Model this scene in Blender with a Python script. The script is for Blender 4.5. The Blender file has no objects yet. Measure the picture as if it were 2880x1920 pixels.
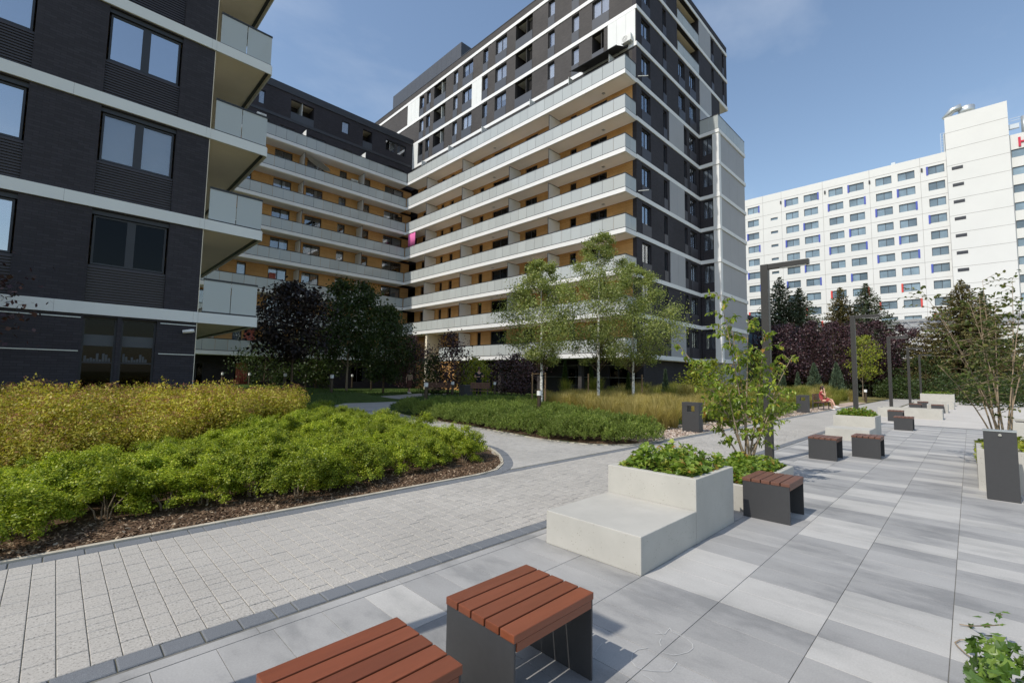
import bpy, bmesh, math, random
import numpy as np
from math import radians, sin, cos, tan, pi, sqrt, hypot, atan2
from mathutils import Vector, Matrix, Quaternion
random.seed(7)
rng = np.random.default_rng(11)
scn = bpy.context.scene
col = scn.collection

# ------------------------------------------------------------------ camera
YAW, PITCH, ROLL, FPX, EYE = radians(.077), radians(4.371), radians(.953), 1282.3, 1.6
_a = pi/4 + YAW
_f = Vector((cos(_a)*cos(PITCH), sin(_a)*cos(PITCH), sin(PITCH)))
_r = Vector((sin(_a), -cos(_a), 0))
_u = _r.cross(_f)
_r, _u = _r*cos(ROLL) + _u*sin(ROLL), -_r*sin(ROLL) + _u*cos(ROLL)
cam = bpy.data.cameras.new('camera')
cam.sensor_width = 36.0
cam.lens = 36.0*FPX/2880.0
cam.clip_start = .05
cam.clip_end = 3000
camo = bpy.data.objects.new('camera', cam)
col.objects.link(camo)
camo.matrix_world = Matrix(((_r.x, _u.x, -_f.x, 0), (_r.y, _u.y, -_f.y, 0), (_r.z, _u.z, -_f.z, EYE), (0, 0, 0, 1)))
scn.camera = camo

def at(px, d):
    """ground position seen in photo column px at depth d"""
    l = (px-1440)/FPX*d
    return ((d+l)/sqrt(2), (d-l)/sqrt(2))

# ------------------------------------------------------------------ light
SUN_EL, SUN_DIR = radians(50), Vector((-1, .14, 0)).normalized()
w = bpy.data.worlds.new('World')
scn.world = w
w.use_nodes = True
nt = w.node_tree
nt.nodes.clear()
out = nt.nodes.new('ShaderNodeOutputWorld')
bg = nt.nodes.new('ShaderNodeBackground')
sky = nt.nodes.new('ShaderNodeTexSky')
sky.sky_type = 'NISHITA'
sky.sun_disc = False
sky.sun_elevation = SUN_EL
sky.sun_rotation = atan2(SUN_DIR.x, SUN_DIR.y)
sky.altitude = 100
sky.air_density = 1.25
sky.dust_density = 1.0
sky.ozone_density = 0.7
# thin high wisps of cloud all over the sky
tc = nt.nodes.new('ShaderNodeTexCoord')
mp = nt.nodes.new('ShaderNodeMapping')
mp.inputs['Scale'].default_value = (1.2, 2.6, 4.0)
mp.inputs['Rotation'].default_value = (0, 0, .5)
nz = nt.nodes.new('ShaderNodeTexNoise')
nz.inputs['Scale'].default_value = 1.6
nz.inputs['Detail'].default_value = 7
nz.inputs['Roughness'].default_value = .55
rp = nt.nodes.new('ShaderNodeValToRGB')
rp.color_ramp.elements[0].position = .47
rp.color_ramp.elements[0].color = (0, 0, 0, 1)
rp.color_ramp.elements[1].position = .85
rp.color_ramp.elements[1].color = (.30, .30, .30, 1)
mx = nt.nodes.new('ShaderNodeMix')
mx.data_type = 'RGBA'
mx.inputs['B'].default_value = (5.2, 5.6, 6.2, 1)
nt.links.new(tc.outputs['Generated'], mp.inputs['Vector'])
nt.links.new(mp.outputs['Vector'], nz.inputs['Vector'])
nt.links.new(nz.outputs['Fac'], rp.inputs['Fac'])
nt.links.new(rp.outputs['Color'], mx.inputs['Factor'])
nt.links.new(sky.outputs['Color'], mx.inputs['A'])
nt.links.new(mx.outputs['Result'], bg.inputs['Color'])
bg.inputs['Strength'].default_value = .15
nt.links.new(bg.outputs['Background'], out.inputs['Surface'])

sl = bpy.data.lights.new('sun', 'SUN')
sl.energy = 3.3
sl.angle = radians(.53)
sl.color = (1.0, .945, .85)
so = bpy.data.objects.new('sun', sl)
col.objects.link(so)
so.rotation_euler = (Vector((-SUN_DIR.x*cos(SUN_EL), -SUN_DIR.y*cos(SUN_EL), -sin(SUN_EL)))).to_track_quat('-Z', 'Y').to_euler()
so.location = (-40, 10, 60)
scn.view_settings.view_transform = 'Standard'
scn.view_settings.look = 'None'
scn.view_settings.gamma = 1
scn.view_settings.exposure = 0.15
scn.view_settings.use_curve_mapping = False
scn.cycles.max_bounces = 8
scn.cycles.transparent_max_bounces = 12

# ------------------------------------------------------------------ materials
def _mat(name):
    m = bpy.data.materials.new(name)
    m.use_nodes = True
    t = m.node_tree
    p = t.nodes['Principled BSDF']
    return m, t, p

def c4(c): return (c[0], c[1], c[2], 1)

def noise(t, scale, detail=4, rough=.55, stretch=None, coord='pos'):
    g = t.nodes.new('ShaderNodeNewGeometry') if coord == 'pos' else t.nodes.new('ShaderNodeTexCoord')
    src = g.outputs['Position'] if coord == 'pos' else g.outputs['Object']
    n = t.nodes.new('ShaderNodeTexNoise')
    n.inputs['Scale'].default_value = scale
    n.inputs['Detail'].default_value = detail
    n.inputs['Roughness'].default_value = rough
    if stretch:
        m = t.nodes.new('ShaderNodeMapping')
        m.inputs['Scale'].default_value = stretch
        t.links.new(src, m.inputs['Vector'])
        src = m.outputs['Vector']
    t.links.new(src, n.inputs['Vector'])
    return n.outputs['Fac']

def ramp(t, fac, stops):
    r = t.nodes.new('ShaderNodeValToRGB')
    e = r.color_ramp.elements
    while len(e) > 1: e.remove(e[-1])
    e[0].position, e[0].color = stops[0][0], c4(stops[0][1])
    for p, c in stops[1:]:
        k = e.new(p)
        k.color = c4(c)
    t.links.new(fac, r.inputs['Fac'])
    return r.outputs['Color']

def mixc(t, f, a, b, mode='MIX'):
    m = t.nodes.new('ShaderNodeMix')
    m.data_type = 'RGBA'
    m.blend_type = mode
    for s, v in (('Factor', f), ('A', a), ('B', b)):
        if isinstance(v, (int, float)): m.inputs[s].default_value = v
        elif isinstance(v, (tuple, list)): m.inputs[s].default_value = c4(v)
        else: t.links.new(v, m.inputs[s])
    return m.outputs['Result']

def bump(t, p, h, strength=.3, dist=.01):
    b = t.nodes.new('ShaderNodeBump')
    b.inputs['Strength'].default_value = strength
    b.inputs['Distance'].default_value = dist
    t.links.new(h, b.inputs['Height'])
    t.links.new(b.outputs['Normal'], p.inputs['Normal'])

def pm(name, c, rough=.6, var=.12, scale=3, spec=.4, metal=0, bmp=0, bscale=60, stretch=None, rnd=0, coat=0):
    """painted / plain surface: base colour with soft blotches, optional fine relief and per-object tone"""
    m, t, p = _mat(name)
    lo = tuple(v*(1-var) for v in c)
    hi = tuple(min(v*(1+var), .95) for v in c)
    o = ramp(t, noise(t, scale, 6, .6, stretch), [(.3, lo), (.7, hi)])
    if rnd:
        oi = t.nodes.new('ShaderNodeObjectInfo')
        o = mixc(t, 1.0, o, ramp(t, oi.outputs['Random'], [(0, (1-rnd,)*3), (1, (1+rnd,)*3)]), 'MULTIPLY')
    t.links.new(o, p.inputs['Base Color'])
    p.inputs['Roughness'].default_value = rough
    p.inputs['Metallic'].default_value = metal
    p.inputs['Specular IOR Level'].default_value = spec
    if coat: p.inputs['Coat Weight'].default_value = coat
    if bmp: bump(t, p, noise(t, bscale, 3), bmp, .004)
    return m

def speckle(name, base, dark, light, scale=260, rough=.8, rnd=.06, big=.08):
    """granite-like sett"""
    m, t, p = _mat(name)
    n1 = noise(t, scale, 2, .7)
    o = ramp(t, n1, [(.33, dark), (.45, base), (.58, base), (.72, light)])
    o = mixc(t, 1.0, o, ramp(t, noise(t, .9, 3), [(.3, (1-big,)*3), (.7, (1+big,)*3)]), 'MULTIPLY')
    g = t.nodes.new('ShaderNodeNewGeometry')
    o = mixc(t, 1.0, o, ramp(t, g.outputs['Random Per Island'], [(0, (1-rnd,)*3), (1, (1+rnd,)*3)]), 'MULTIPLY')
    t.links.new(o, p.inputs['Base Color'])
    p.inputs['Roughness'].default_value = rough
    p.inputs['Specular IOR Level'].default_value = .3
    bump(t, p, n1, .35, .003)
    return m

def tilemat(name, c, dark):
    """large-format concrete paving with cloudy weathering streaks"""
    m, t, p = _mat(name)
    n = noise(t, 1.3, 7, .62, (1.7, .75, 1))
    o = ramp(t, n, [(.38, dark), (.50, c), (.64, tuple(v*1.10 for v in c))])
    o = mixc(t, 1.0, o, ramp(t, noise(t, 90, 3, .7), [(.35, (.93,)*3), (.65, (1.06,)*3)]), 'MULTIPLY')
    g = t.nodes.new('ShaderNodeNewGeometry')
    o = mixc(t, 1.0, o, ramp(t, g.outputs['Random Per Island'], [(0, (.95,)*3), (1, (1.05,)*3)]), 'MULTIPLY')
    oi = t.nodes.new('ShaderNodeObjectInfo')
    o = mixc(t, 1.0, o, ramp(t, oi.outputs['Random'], [(0, (.95,)*3), (1, (1.05,)*3)]), 'MULTIPLY')
    sp = ramp(t, noise(t, 8, 8, .8), [(.70, (0, 0, 0)), (.76, (.5, .5, .5))])
    o = mixc(t, sp, o, (.62, .62, .6))
    t.links.new(o, p.inputs['Base Color'])
    p.inputs['Roughness'].default_value = .62
    p.inputs['Specular IOR Level'].default_value = .35
    bump(t, p, noise(t, 140, 3), .12, .003)
    return m

def brickmat(name, c1, c2, mortar, bw=.25, bh=.075, axis='x'):
    m, t, p = _mat(name)
    g = t.nodes.new('ShaderNodeNewGeometry')
    s = t.nodes.new('ShaderNodeSeparateXYZ')
    cm = t.nodes.new('ShaderNodeCombineXYZ')
    ad = t.nodes.new('ShaderNodeMath')
    ad.operation = 'ADD'
    t.links.new(g.outputs['Position'], s.inputs['Vector'])
    t.links.new(s.outputs['X'], ad.inputs[0])
    t.links.new(s.outputs['Y'], ad.inputs[1])
    t.links.new(ad.outputs[0], cm.inputs['X'])
    t.links.new(s.outputs['Z'], cm.inputs['Y'])
    b = t.nodes.new('ShaderNodeTexBrick')
    b.inputs['Scale'].default_value = 1
    b.inputs['Brick Width'].default_value = bw
    b.inputs['Row Height'].default_value = bh
    b.inputs['Mortar Size'].default_value = .006
    b.inputs['Color1'].default_value = c4(c1)
    b.inputs['Color2'].default_value = c4(c2)
    b.inputs['Mortar'].default_value = c4(mortar)
    t.links.new(cm.outputs[0], b.inputs['Vector'])
    o = mixc(t, 1.0, b.outputs['Color'], ramp(t, noise(t, .35, 4), [(.3, (.82,)*3), (.7, (1.15,)*3)]), 'MULTIPLY')
    t.links.new(o, p.inputs['Base Color'])
    p.inputs['Roughness'].default_value = .75
    p.inputs['Specular IOR Level'].default_value = .3
    bump(t, p, b.outputs['Fac'], -.4, .01)
    return m

def leafmat(name, stops, trans=.35, rough=.45, spec=.35, objvar=.12, patch=.18, pscale=1.2):
    m, t, p = _mat(name)
    g = t.nodes.new('ShaderNodeNewGeometry')
    o = ramp(t, g.outputs['Random Per Island'], stops)
    o = mixc(t, 1.0, o, ramp(t, noise(t, pscale, 3), [(.3, (1-patch,)*3), (.7, (1+patch,)*3)]), 'MULTIPLY')
    oi = t.nodes.new('ShaderNodeObjectInfo')
    o = mixc(t, 1.0, o, ramp(t, oi.outputs['Random'], [(0, (1-objvar, 1-objvar*.8, 1-objvar)), (1, (1+objvar,)*3)]), 'MULTIPLY')
    t.links.new(o, p.inputs['Base Color'])
    p.inputs['Roughness'].default_value = rough
    p.inputs['Specular IOR Level'].default_value = spec
    tr = t.nodes.new('ShaderNodeBsdfTranslucent')
    t.links.new(mixc(t, 1.0, o, (1.3, 1.35, .7), 'MULTIPLY'), tr.inputs['Color'])
    ms = t.nodes.new('ShaderNodeMixShader')
    ms.inputs[0].default_value = trans
    t.links.new(p.outputs[0], ms.inputs[1])
    t.links.new(tr.outputs[0], ms.inputs[2])
    t.links.new(ms.outputs[0], t.nodes['Material Output'].inputs['Surface'])
    return m

def glassmat(name, tint, refl=.12, rough=.02):
    """window glass: sees through darkly, mirrors the sky at a slant"""
    m, t, p = _mat(name)
    t.nodes.remove(p)
    tr = t.nodes.new('ShaderNodeBsdfTransparent')
    tr.inputs['Color'].default_value = c4(tint)
    gl = t.nodes.new('ShaderNodeBsdfGlossy')
    gl.inputs['Roughness'].default_value = rough
    gl.inputs['Color'].default_value = (.95, .97, 1, 1)
    lw = t.nodes.new('ShaderNodeLayerWeight')
    lw.inputs['Blend'].default_value = .5
    fr = t.nodes.new('ShaderNodeMath')
    fr.operation = 'POWER'
    fr.inputs[1].default_value = 3.5
    t.links.new(lw.outputs['Facing'], fr.inputs[0])
    ad = t.nodes.new('ShaderNodeMath')
    ad.operation = 'ADD'
    ad.use_clamp = True
    ad.inputs[1].default_value = refl
    t.links.new(fr.outputs[0], ad.inputs[0])
    ms = t.nodes.new('ShaderNodeMixShader')
    t.links.new(ad.outputs[0], ms.inputs[0])
    t.links.new(tr.outputs[0], ms.inputs[1])
    t.links.new(gl.outputs[0], ms.inputs[2])
    t.links.new(ms.outputs[0], t.nodes['Material Output'].inputs['Surface'])
    return m

def frostmat(name, c, trans=.25):
    m, t, p = _mat(name)
    oi = t.nodes.new('ShaderNodeObjectInfo')
    o = mixc(t, 1.0, c, ramp(t, oi.outputs['Random'], [(0, (.94,)*3), (1, (1.05,)*3)]), 'MULTIPLY')
    t.links.new(o, p.inputs['Base Color'])
    p.inputs['Roughness'].default_value = .12
    p.inputs['Specular IOR Level'].default_value = .6
    tr = t.nodes.new('ShaderNodeBsdfTransparent')
    tr.inputs['Color'].default_value = (.8, .86, .85, 1)
    ms = t.nodes.new('ShaderNodeMixShader')
    ms.inputs[0].default_value = trans
    t.links.new(p.outputs[0], ms.inputs[1])
    t.links.new(tr.outputs[0], ms.inputs[2])
    t.links.new(ms.outputs[0], t.nodes['Material Output'].inputs['Surface'])
    return m

def concretemat(name, c):
    m, t, p = _mat(name)
    o = ramp(t, noise(t, 2.2, 7, .6), [(.3, tuple(v*.9 for v in c)), (.7, tuple(v*1.06 for v in c))])
    v = t.nodes.new('ShaderNodeTexVoronoi')
    v.inputs['Scale'].default_value = 40
    v.inputs['Randomness'].default_value = 1
    g = t.nodes.new('ShaderNodeNewGeometry')
    t.links.new(g.outputs['Position'], v.inputs['Vector'])
    pit = ramp(t, v.outputs['Distance'], [(.14, (1, 1, 1)), (.21, (0, 0, 0))])
    msk = ramp(t, noise(t, 7, 3), [(.50, (0, 0, 0)), (.60, (1, 1, 1))])
    up = t.nodes.new('ShaderNodeSeparateXYZ')
    t.links.new(g.outputs['Normal'], up.inputs['Vector'])
    side = ramp(t, up.outputs['Z'], [(.5, (1, 1, 1)), (.8, (0, 0, 0))])
    f = mixc(t, 1.0, mixc(t, 1.0, pit, msk, 'MULTIPLY'), side, 'MULTIPLY')
    o = mixc(t, ramp(t, noise(t, 1.1, 8, .7, (1, 1, .35)), [(.56, (0, 0, 0)), (.75, (.45, .45, .45))]), o, (.34, .325, .28))
    o = mixc(t, f, o, (.27, .24, .195))
    t.links.new(o, p.inputs['Base Color'])
    p.inputs['Roughness'].default_value = .7
    p.inputs['Specular IOR Level'].default_value = .3
    bump(t, p, noise(t, 120, 3), .1, .003)
    return m

def emitless_dark(name, c): return pm(name, c, .9, .05, 1, .1)

M = {}
M['white'] = pm('white_render', (.80, .80, .79), .55, .03, .6)
M['whitepanel'] = pm('white_panel', (.74, .75, .73), .5, .04, .8)
M['greypanel'] = pm('grey_panel', (.37, .37, .385), .55, .04, .4)
M['darkband'] = pm('dark_metal_sheet', (.045, .047, .055), .45, .1, 2)
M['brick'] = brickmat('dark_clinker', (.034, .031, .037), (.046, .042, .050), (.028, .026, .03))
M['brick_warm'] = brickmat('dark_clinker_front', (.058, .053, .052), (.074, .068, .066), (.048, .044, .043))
M['spandrel'] = pm('spandrel_panel', (.062, .068, .082), .5, .06, .7)
M['frame'] = pm('window_frame_grey', (.040, .043, .052), .45, .05, 3)
M['wood'] = brickmat('wood_cladding', (.56, .31, .115), (.64, .37, .15), (.32, .17, .06), 2.4, .11)
M['soffit'] = pm('soffit_render', (.80, .72, .58), .8, .05, .8)
M['soffit_white'] = pm('soffit_white', (.86, .84, .80), .8, .03, .8)
M['glass'] = glassmat('window_glass', (.30, .33, .36), .015)
M['glass_bright'] = glassmat('window_glass_clear', (.78, .80, .83), .16)
M['glass_sky'] = glassmat('window_glass_mirror', (.5, .52, .55), .55)
M['etched'] = pm('etched_film', (.085, .092, .10), .6, .05, 3)
M['hglass'] = pm('hotel_glass', (.17, .235, .285), .12, .25, .5, .7, 0, 0, 60, None, .35)  # opaque panes; the sky's reflection is put into their blue-grey colour
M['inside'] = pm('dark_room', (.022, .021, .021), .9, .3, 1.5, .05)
M['curtain'] = pm('curtain_cloth', (.72, .72, .72), .9, .12, 9, .05, 0, 0, 60, (6, 6, .3), .2)
M['blind'] = pm('blind_slats', (.46, .48, .47), .8, .10, 14, .1, 0, 0, 60, (.2, .2, 6), .1)
M['frost'] = frostmat('frosted_balcony_glass', (.54, .57, .565), .16)
M['frost_screen'] = frostmat('frosted_screen', (.72, .73, .70), .15)
M['rail'] = pm('railing_dark', (.035, .037, .042), .4, .05, 3)
M['louvre'] = pm('louvre_metal', (.050, .046, .056), .45, .08, 2)
M['tile_dark'] = tilemat('paving_dark', (.300, .296, .290), (.222, .221, .219))
M['tile_mid'] = tilemat('paving_mid', (.338, .332, .323), (.255, .253, .249))
M['tile_light'] = tilemat('paving_light', (.425, .414, .394), (.35, .343, .328))
M['joint'] = pm('joint_sand', (.17, .165, .15), .95, .2, 30, .1)
M['mossjoint'] = pm('sandy_moss_joint', (.15, .145, .105), .95, .35, 9, .1)
M['sett'] = speckle('granite_sett_light', (.395, .374, .342), (.20, .19, .172), (.535, .512, .475), 75)
M['sett_beige'] = speckle('granite_sett_beige', (.375, .36, .335), (.26, .25, .23), (.48, .465, .44), 200)
M['sett_dark'] = speckle('granite_sett_dark', (.155, .165, .18), (.09, .098, .11), (.28, .29, .30))
M['kerb_cream'] = pm('cream_kerb', (.46, .42, .34), .85, .15, 7, .2, 0, .2, 150)
M['plain_paving'] = pm('plain_concrete_paving', (.50, .475, .44), .8, .08, .7, .2, 0, .15, 90)
M['concrete'] = concretemat('cast_concrete', (.46, .445, .405))
M['benchsteel'] = pm('graphite_powder_coat', (.048, .048, .050), .5, .06, 30, .4, 0, .08, 500)
M['slat'] = pm('brown_slat', (.185, .054, .024), .38, .10, 6, .5, 0, .06, 220, (.6, 6, 6), .16)
M['slat_end'] = pm('brown_slat_far', (.15, .068, .046), .5, .10, 6, .4)
M['lamp'] = pm('dark_anodised', (.036, .034, .032), .42, .08, 4)
M['bollard'] = pm('bronze_bollard', (.075, .055, .038), .4, .12, 6, .5, .3)
M['opal'] = pm('opal_cap', (.82, .82, .80), .35, .02, 3)
M['soil'] = pm('potting_soil', (.055, .05, .045), .95, .4, 40, .1, 0, .5, 80)
M['mulch'] = pm('bark_mulch', (.105, .068, .043), .95, .55, 26, .1, 0, .8, 60)
M['lawn'] = pm('lawn_turf', (.055, .085, .022), .95, .35, 5, .1, 0, .6, 120)
M['meadow'] = pm('dry_turf', (.17, .15, .06), .95, .3, 2, .1, 0, .6, 90)
M['gravel'] = pm('pink_gravel', (.42, .33, .27), .9, .35, 55, .2, 0, .9, 45)
M['steel'] = pm('galvanised_steel', (.52, .55, .56), .35, .06, 2, .5, .6)
M['chrome'] = pm('lock_metal', (.7, .7, .7), .25, .02, 5, .5, .9)
M['red'] = pm('sign_red', (.55, .02, .06), .5, .03, 3)
M['finred'] = pm('red_fin', (.62, .07, .06), .5, .03, 3)
M['finblue'] = pm('blue_fin', (.07, .10, .42), .5, .03, 3)
M['hotelwhite'] = pm('hotel_panel_white', (.68, .68, .66), .5, .025, .25)
M['hoteljoint'] = pm('hotel_joint', (.30, .29, .28), .8, .05, 1)
M['bark_birch'] = None
M['bark'] = pm('brown_bark', (.13, .095, .065), .9, .3, 9, .1, 0, .7, 60, (1, 1, .25))
M['bark_pale'] = pm('pale_twig', (.30, .23, .16), .85, .2, 12, .1, 0, .4, 60, (1, 1, .25))
M['stake'] = pm('stake_wood', (.26, .17, .10), .85, .2, 6, .1, 0, .3, 60, (1, 1, .2))
M['pink'] = pm('pink_cloth', (.62, .16, .36), .9, .15, 7, .1, 0, 0, 60, (5, 5, .3))
M['coral'] = pm('coral_curtain', (.62, .20, .15), .9, .3, 10, .1, 0, 0, 60, (6, 6, .2))
M['awning'] = pm('awning_dark', (.05, .05, .052), .8, .05, 3)
M['white_plastic'] = pm('white_plastic', (.74, .74, .71), .4, .03, 5)
M['chalk'] = pm('chalk_line', (.50, .50, .49), .9, .1, 60, .1)
M['skin'] = pm('skin', (.52, .31, .22), .5, .06, 8, .4)
M['hair'] = pm('brown_hair', (.06, .03, .018), .5, .2, 30)
M['dress'] = pm('red_patterned_dress', (.36, .075, .075), .85, .55, 22, .1)
M['dark_cloth'] = pm('dark_clothes', (.02, .022, .03), .9, .2, 10, .1)
M['brown_cloth'] = pm('brown_skirt', (.10, .045, .035), .9, .3, 14, .1)
M['beige_cloth'] = pm('beige_top', (.34, .25, .17), .9, .15, 14, .1)
M['shoe'] = pm('white_shoe', (.75, .74, .72), .6, .05, 9)
# birch bark: white with dark lenticels
_m, _t, _p = _mat('birch_bark')
_o = ramp(_t, noise(_t, 9, 4, .6, (1, 1, 3.2)), [(.40, (.06, .05, .045)), (.46, (.70, .68, .63)), (.7, (.80, .78, .74))])
_t.links.new(_o, _p.inputs['Base Color'])
_p.inputs['Roughness'].default_value = .7
M['bark_birch'] = _m

M['leaf_box'] = leafmat('boxwood_leaf', [(0, (.12, .17, .012)), (.5, (.25, .31, .022)), (.85, (.38, .43, .04)), (1, (.55, .52, .08))], .36, .42, .35, .20, .28, 1.5)
M['leaf_spirea'] = leafmat('spirea_leaf', [(0, (.22, .19, .018)), (.4, (.37, .345, .035)), (.75, (.50, .46, .07)), (1, (.44, .25, .10))], .32, .5, .3, .12, .25, .8)
M['bloom'] = leafmat('spirea_faded_bloom', [(0, (.20, .09, .05)), (1, (.34, .17, .10))], .2, .8, .1)
M['leaf_pine'] = leafmat('mugo_needle', [(0, (.095, .14, .022)), (.6, (.165, .22, .038)), (1, (.27, .31, .075))], .2, .5, .3, .15, .2, .9)
M['leaf_birch'] = leafmat('birch_leaf', [(0, (.14, .18, .05)), (.5, (.25, .29, .085)), (.9, (.37, .40, .135)), (1, (.52, .50, .23))], .42, .4, .4, .05, .2, .8)
M['leaf_purple'] = leafmat('purple_leaf', [(0, (.026, .014, .018)), (.6, (.058, .027, .033)), (1, (.12, .06, .068))], .2, .4, .45, .15, .2, .6)
M['leaf_maple'] = leafmat('dark_maple_leaf', [(0, (.014, .010, .010)), (.6, (.030, .018, .018)), (1, (.060, .040, .034))], .2, .4, .4, .1)
M['leaf_dark'] = leafmat('dark_green_leaf', [(0, (.025, .045, .012)), (1, (.065, .095, .025))], .3, .45, .3, .1)
M['leaf_spruce'] = leafmat('spruce_needle', [(0, (.085, .115, .07)), (.6, (.135, .17, .10)), (1, (.22, .24, .14))], .1, .6, .2, .12, .2, .4)
M['leaf_spruce_br'] = leafmat('spruce_needle_brown', [(0, (.11, .105, .04)), (.6, (.18, .16, .065)), (1, (.27, .21, .09))], .1, .6, .2, .1, .25, .4)
M['leaf_juniper'] = leafmat('juniper_scale', [(0, (.055, .085, .055)), (.6, (.095, .135, .085)), (1, (.15, .19, .12))], .12, .6, .2, .12, .15, 1)
M['leaf_tree'] = leafmat('ornamental_leaf', [(0, (.10, .16, .02)), (.55, (.21, .29, .035)), (.90, (.36, .42, .06)), (.975, (.48, .42, .07)), (1, (.50, .24, .07))], .4, .35, .45, .05)
M['leaf_cover'] = leafmat('ground_cover_leaf', [(0, (.09, .16, .018)), (.5, (.18, .27, .035)), (.90, (.30, .37, .06)), (.96, (.40, .30, .06)), (1, (.36, .14, .06))], .35, .4, .4, .1)
M['leaf_ivy'] = leafmat('ivy_leaf', [(0, (.05, .10, .016)), (.6, (.10, .18, .03)), (1, (.21, .30, .06))], .3, .3, .5, .05)
M['leaf_shrub'] = leafmat('dull_olive_leaf', [(0, (.06, .085, .02)), (.6, (.10, .13, .03)), (1, (.17, .17, .05))], .35, .45, .3, .05)
M['leaf_yellow'] = leafmat('yellow_green_leaf', [(0, (.15, .19, .02)), (.6, (.25, .29, .03)), (1, (.38, .34, .05))], .4, .4, .4, .1)
M['grass_dry'] = leafmat('dry_grass_blade', [(0, (.26, .20, .06)), (.5, (.40, .32, .11)), (1, (.55, .46, .20))], .4, .6, .2, .1, .15, .8)
M['grass_olive'] = leafmat('olive_grass_blade', [(0, (.13, .16, .03)), (.6, (.22, .23, .05)), (1, (.36, .32, .09))], .4, .6, .2, .1, .15, .8)
M['grass_lawn'] = leafmat('lawn_blade', [(0, (.04, .08, .015)), (1, (.08, .13, .028))], .3, .6, .2)
M['chip'] = leafmat('bark_chip', [(0, (.06, .035, .022)), (.6, (.15, .095, .06)), (.9, (.28, .20, .13)), (1, (.45, .36, .26))], 0, .9, .1)
M['stone'] = leafmat('gravel_stone', [(0, (.30, .22, .17)), (.5, (.46, .37, .30)), (1, (.66, .60, .54))], 0, .8, .2)

# ------------------------------------------------------------------ building helpers
WL = {}
def wl(o): return WL.get(o.name, Vector((0, 0, 0)))

def tag(o, label=None, cat=None, group=None, kind=None):
    if label: o['label'] = label
    if cat: o['category'] = cat
    if group: o['group'] = group
    if kind: o['kind'] = kind
    return o

def thing(name, label, cat, loc=(0, 0, 0), rz=0, group=None):
    o = bpy.data.objects.new(name, None)
    o.empty_display_size = .2
    col.objects.link(o)
    o.location = loc
    o.rotation_euler = (0, 0, rz)
    WL[o.name] = Vector(loc)
    return tag(o, label, cat, group)

def link(name, me, parent=None, loc=None):
    """link a mesh object; loc is a world position for parents that are not turned"""
    o = bpy.data.objects.new(name, me)
    col.objects.link(o)
    if parent is not None:
        o.parent = parent
        if loc is not None: o.location = Vector(loc) - wl(parent)
    elif loc is not None:
        o.location = loc
    WL[o.name] = Vector(loc) if loc is not None else wl(parent) if parent is not None else Vector((0, 0, 0))
    return o

class MB:
    """collects boxes / tubes / faces into one mesh"""
    def __init__(s): s.v, s.f = [], []
    def box(s, x0, x1, y0, y1, z0, z1):
        if x0 > x1: x0, x1 = x1, x0
        if y0 > y1: y0, y1 = y1, y0
        n = len(s.v)
        s.v += [(x0, y0, z0), (x1, y0, z0), (x1, y1, z0), (x0, y1, z0), (x0, y0, z1), (x1, y0, z1), (x1, y1, z1), (x0, y1, z1)]
        s.f += [(n, n+3, n+2, n+1), (n+4, n+5, n+6, n+7), (n, n+1, n+5, n+4), (n+1, n+2, n+6, n+5), (n+2, n+3, n+7, n+6), (n+3, n, n+4, n+7)]
        return s
    def tube(s, pts, rad, k=7, cap=True):
        pts = [Vector(p) for p in pts]
        if not hasattr(rad, '__len__'): rad = [rad]*len(pts)
        n0 = len(s.v)
        for i, p in enumerate(pts):
            d = (pts[min(i+1, len(pts)-1)] - pts[max(i-1, 0)])
            d = d.normalized() if d.length > 1e-9 else Vector((0, 0, 1))
            a = d.cross(Vector((.31, .87, .11)) if abs(d.z) > .9 else Vector((0, 0, 1))).normalized()
            b = d.cross(a)
            for j in range(k):
                t = 2*pi*j/k
                s.v.append(tuple(p + (a*cos(t) + b*sin(t))*rad[i]))
        for i in range(len(pts)-1):
            for j in range(k):
                q = n0 + i*k
                s.f.append((q+j, q+(j+1) % k, q+k+(j+1) % k, q+k+j))
        if cap:
            s.f.append(tuple(n0+j for j in range(k))[::-1])
            e = n0 + (len(pts)-1)*k
            s.f.append(tuple(e+j for j in range(k)))
        return s
    def lathe(s, prof, k=16, c=(0, 0, 0)):
        n0 = len(s.v)
        for r, z in prof:
            for j in range(k):
                t = 2*pi*j/k
                s.v.append((c[0]+r*cos(t), c[1]+r*sin(t), c[2]+z))
        for i in range(len(prof)-1):
            for j in range(k):
                q = n0+i*k
                s.f.append((q+j, q+(j+1) % k, q+k+(j+1) % k, q+k+j))
        s.f.append(tuple(n0+j for j in range(k))[::-1])
        e = n0+(len(prof)-1)*k
        s.f.append(tuple(e+j for j in range(k)))
        return s
    def mesh(s, name, mat, off=None, bev=0, smooth=False):
        me = bpy.data.meshes.new(name)
        v = s.v if off is None else [(a-off[0], b-off[1], c-off[2]) for a, b, c in s.v]
        me.from_pydata(v, [], s.f)
        me.materials.append(mat)
        if bev:
            bm = bmesh.new()
            bm.from_mesh(me)
            bmesh.ops.bevel(bm, geom=bm.edges[:], offset=bev, segments=2, affect='EDGES', profile=.6)
            bm.to_mesh(me)
            bm.free()
        if smooth:
            me.polygons.foreach_set('use_smooth', [True]*len(me.polygons))
        return me
    def build(s, name, mat, parent=None, bev=0, smooth=False, local=False, label=None):
        off = None if (local or parent is None) else wl(parent)
        o = link(name, s.mesh(name, mat, off, bev, smooth), parent)
        if label: o['label'] = label
        return o

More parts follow.
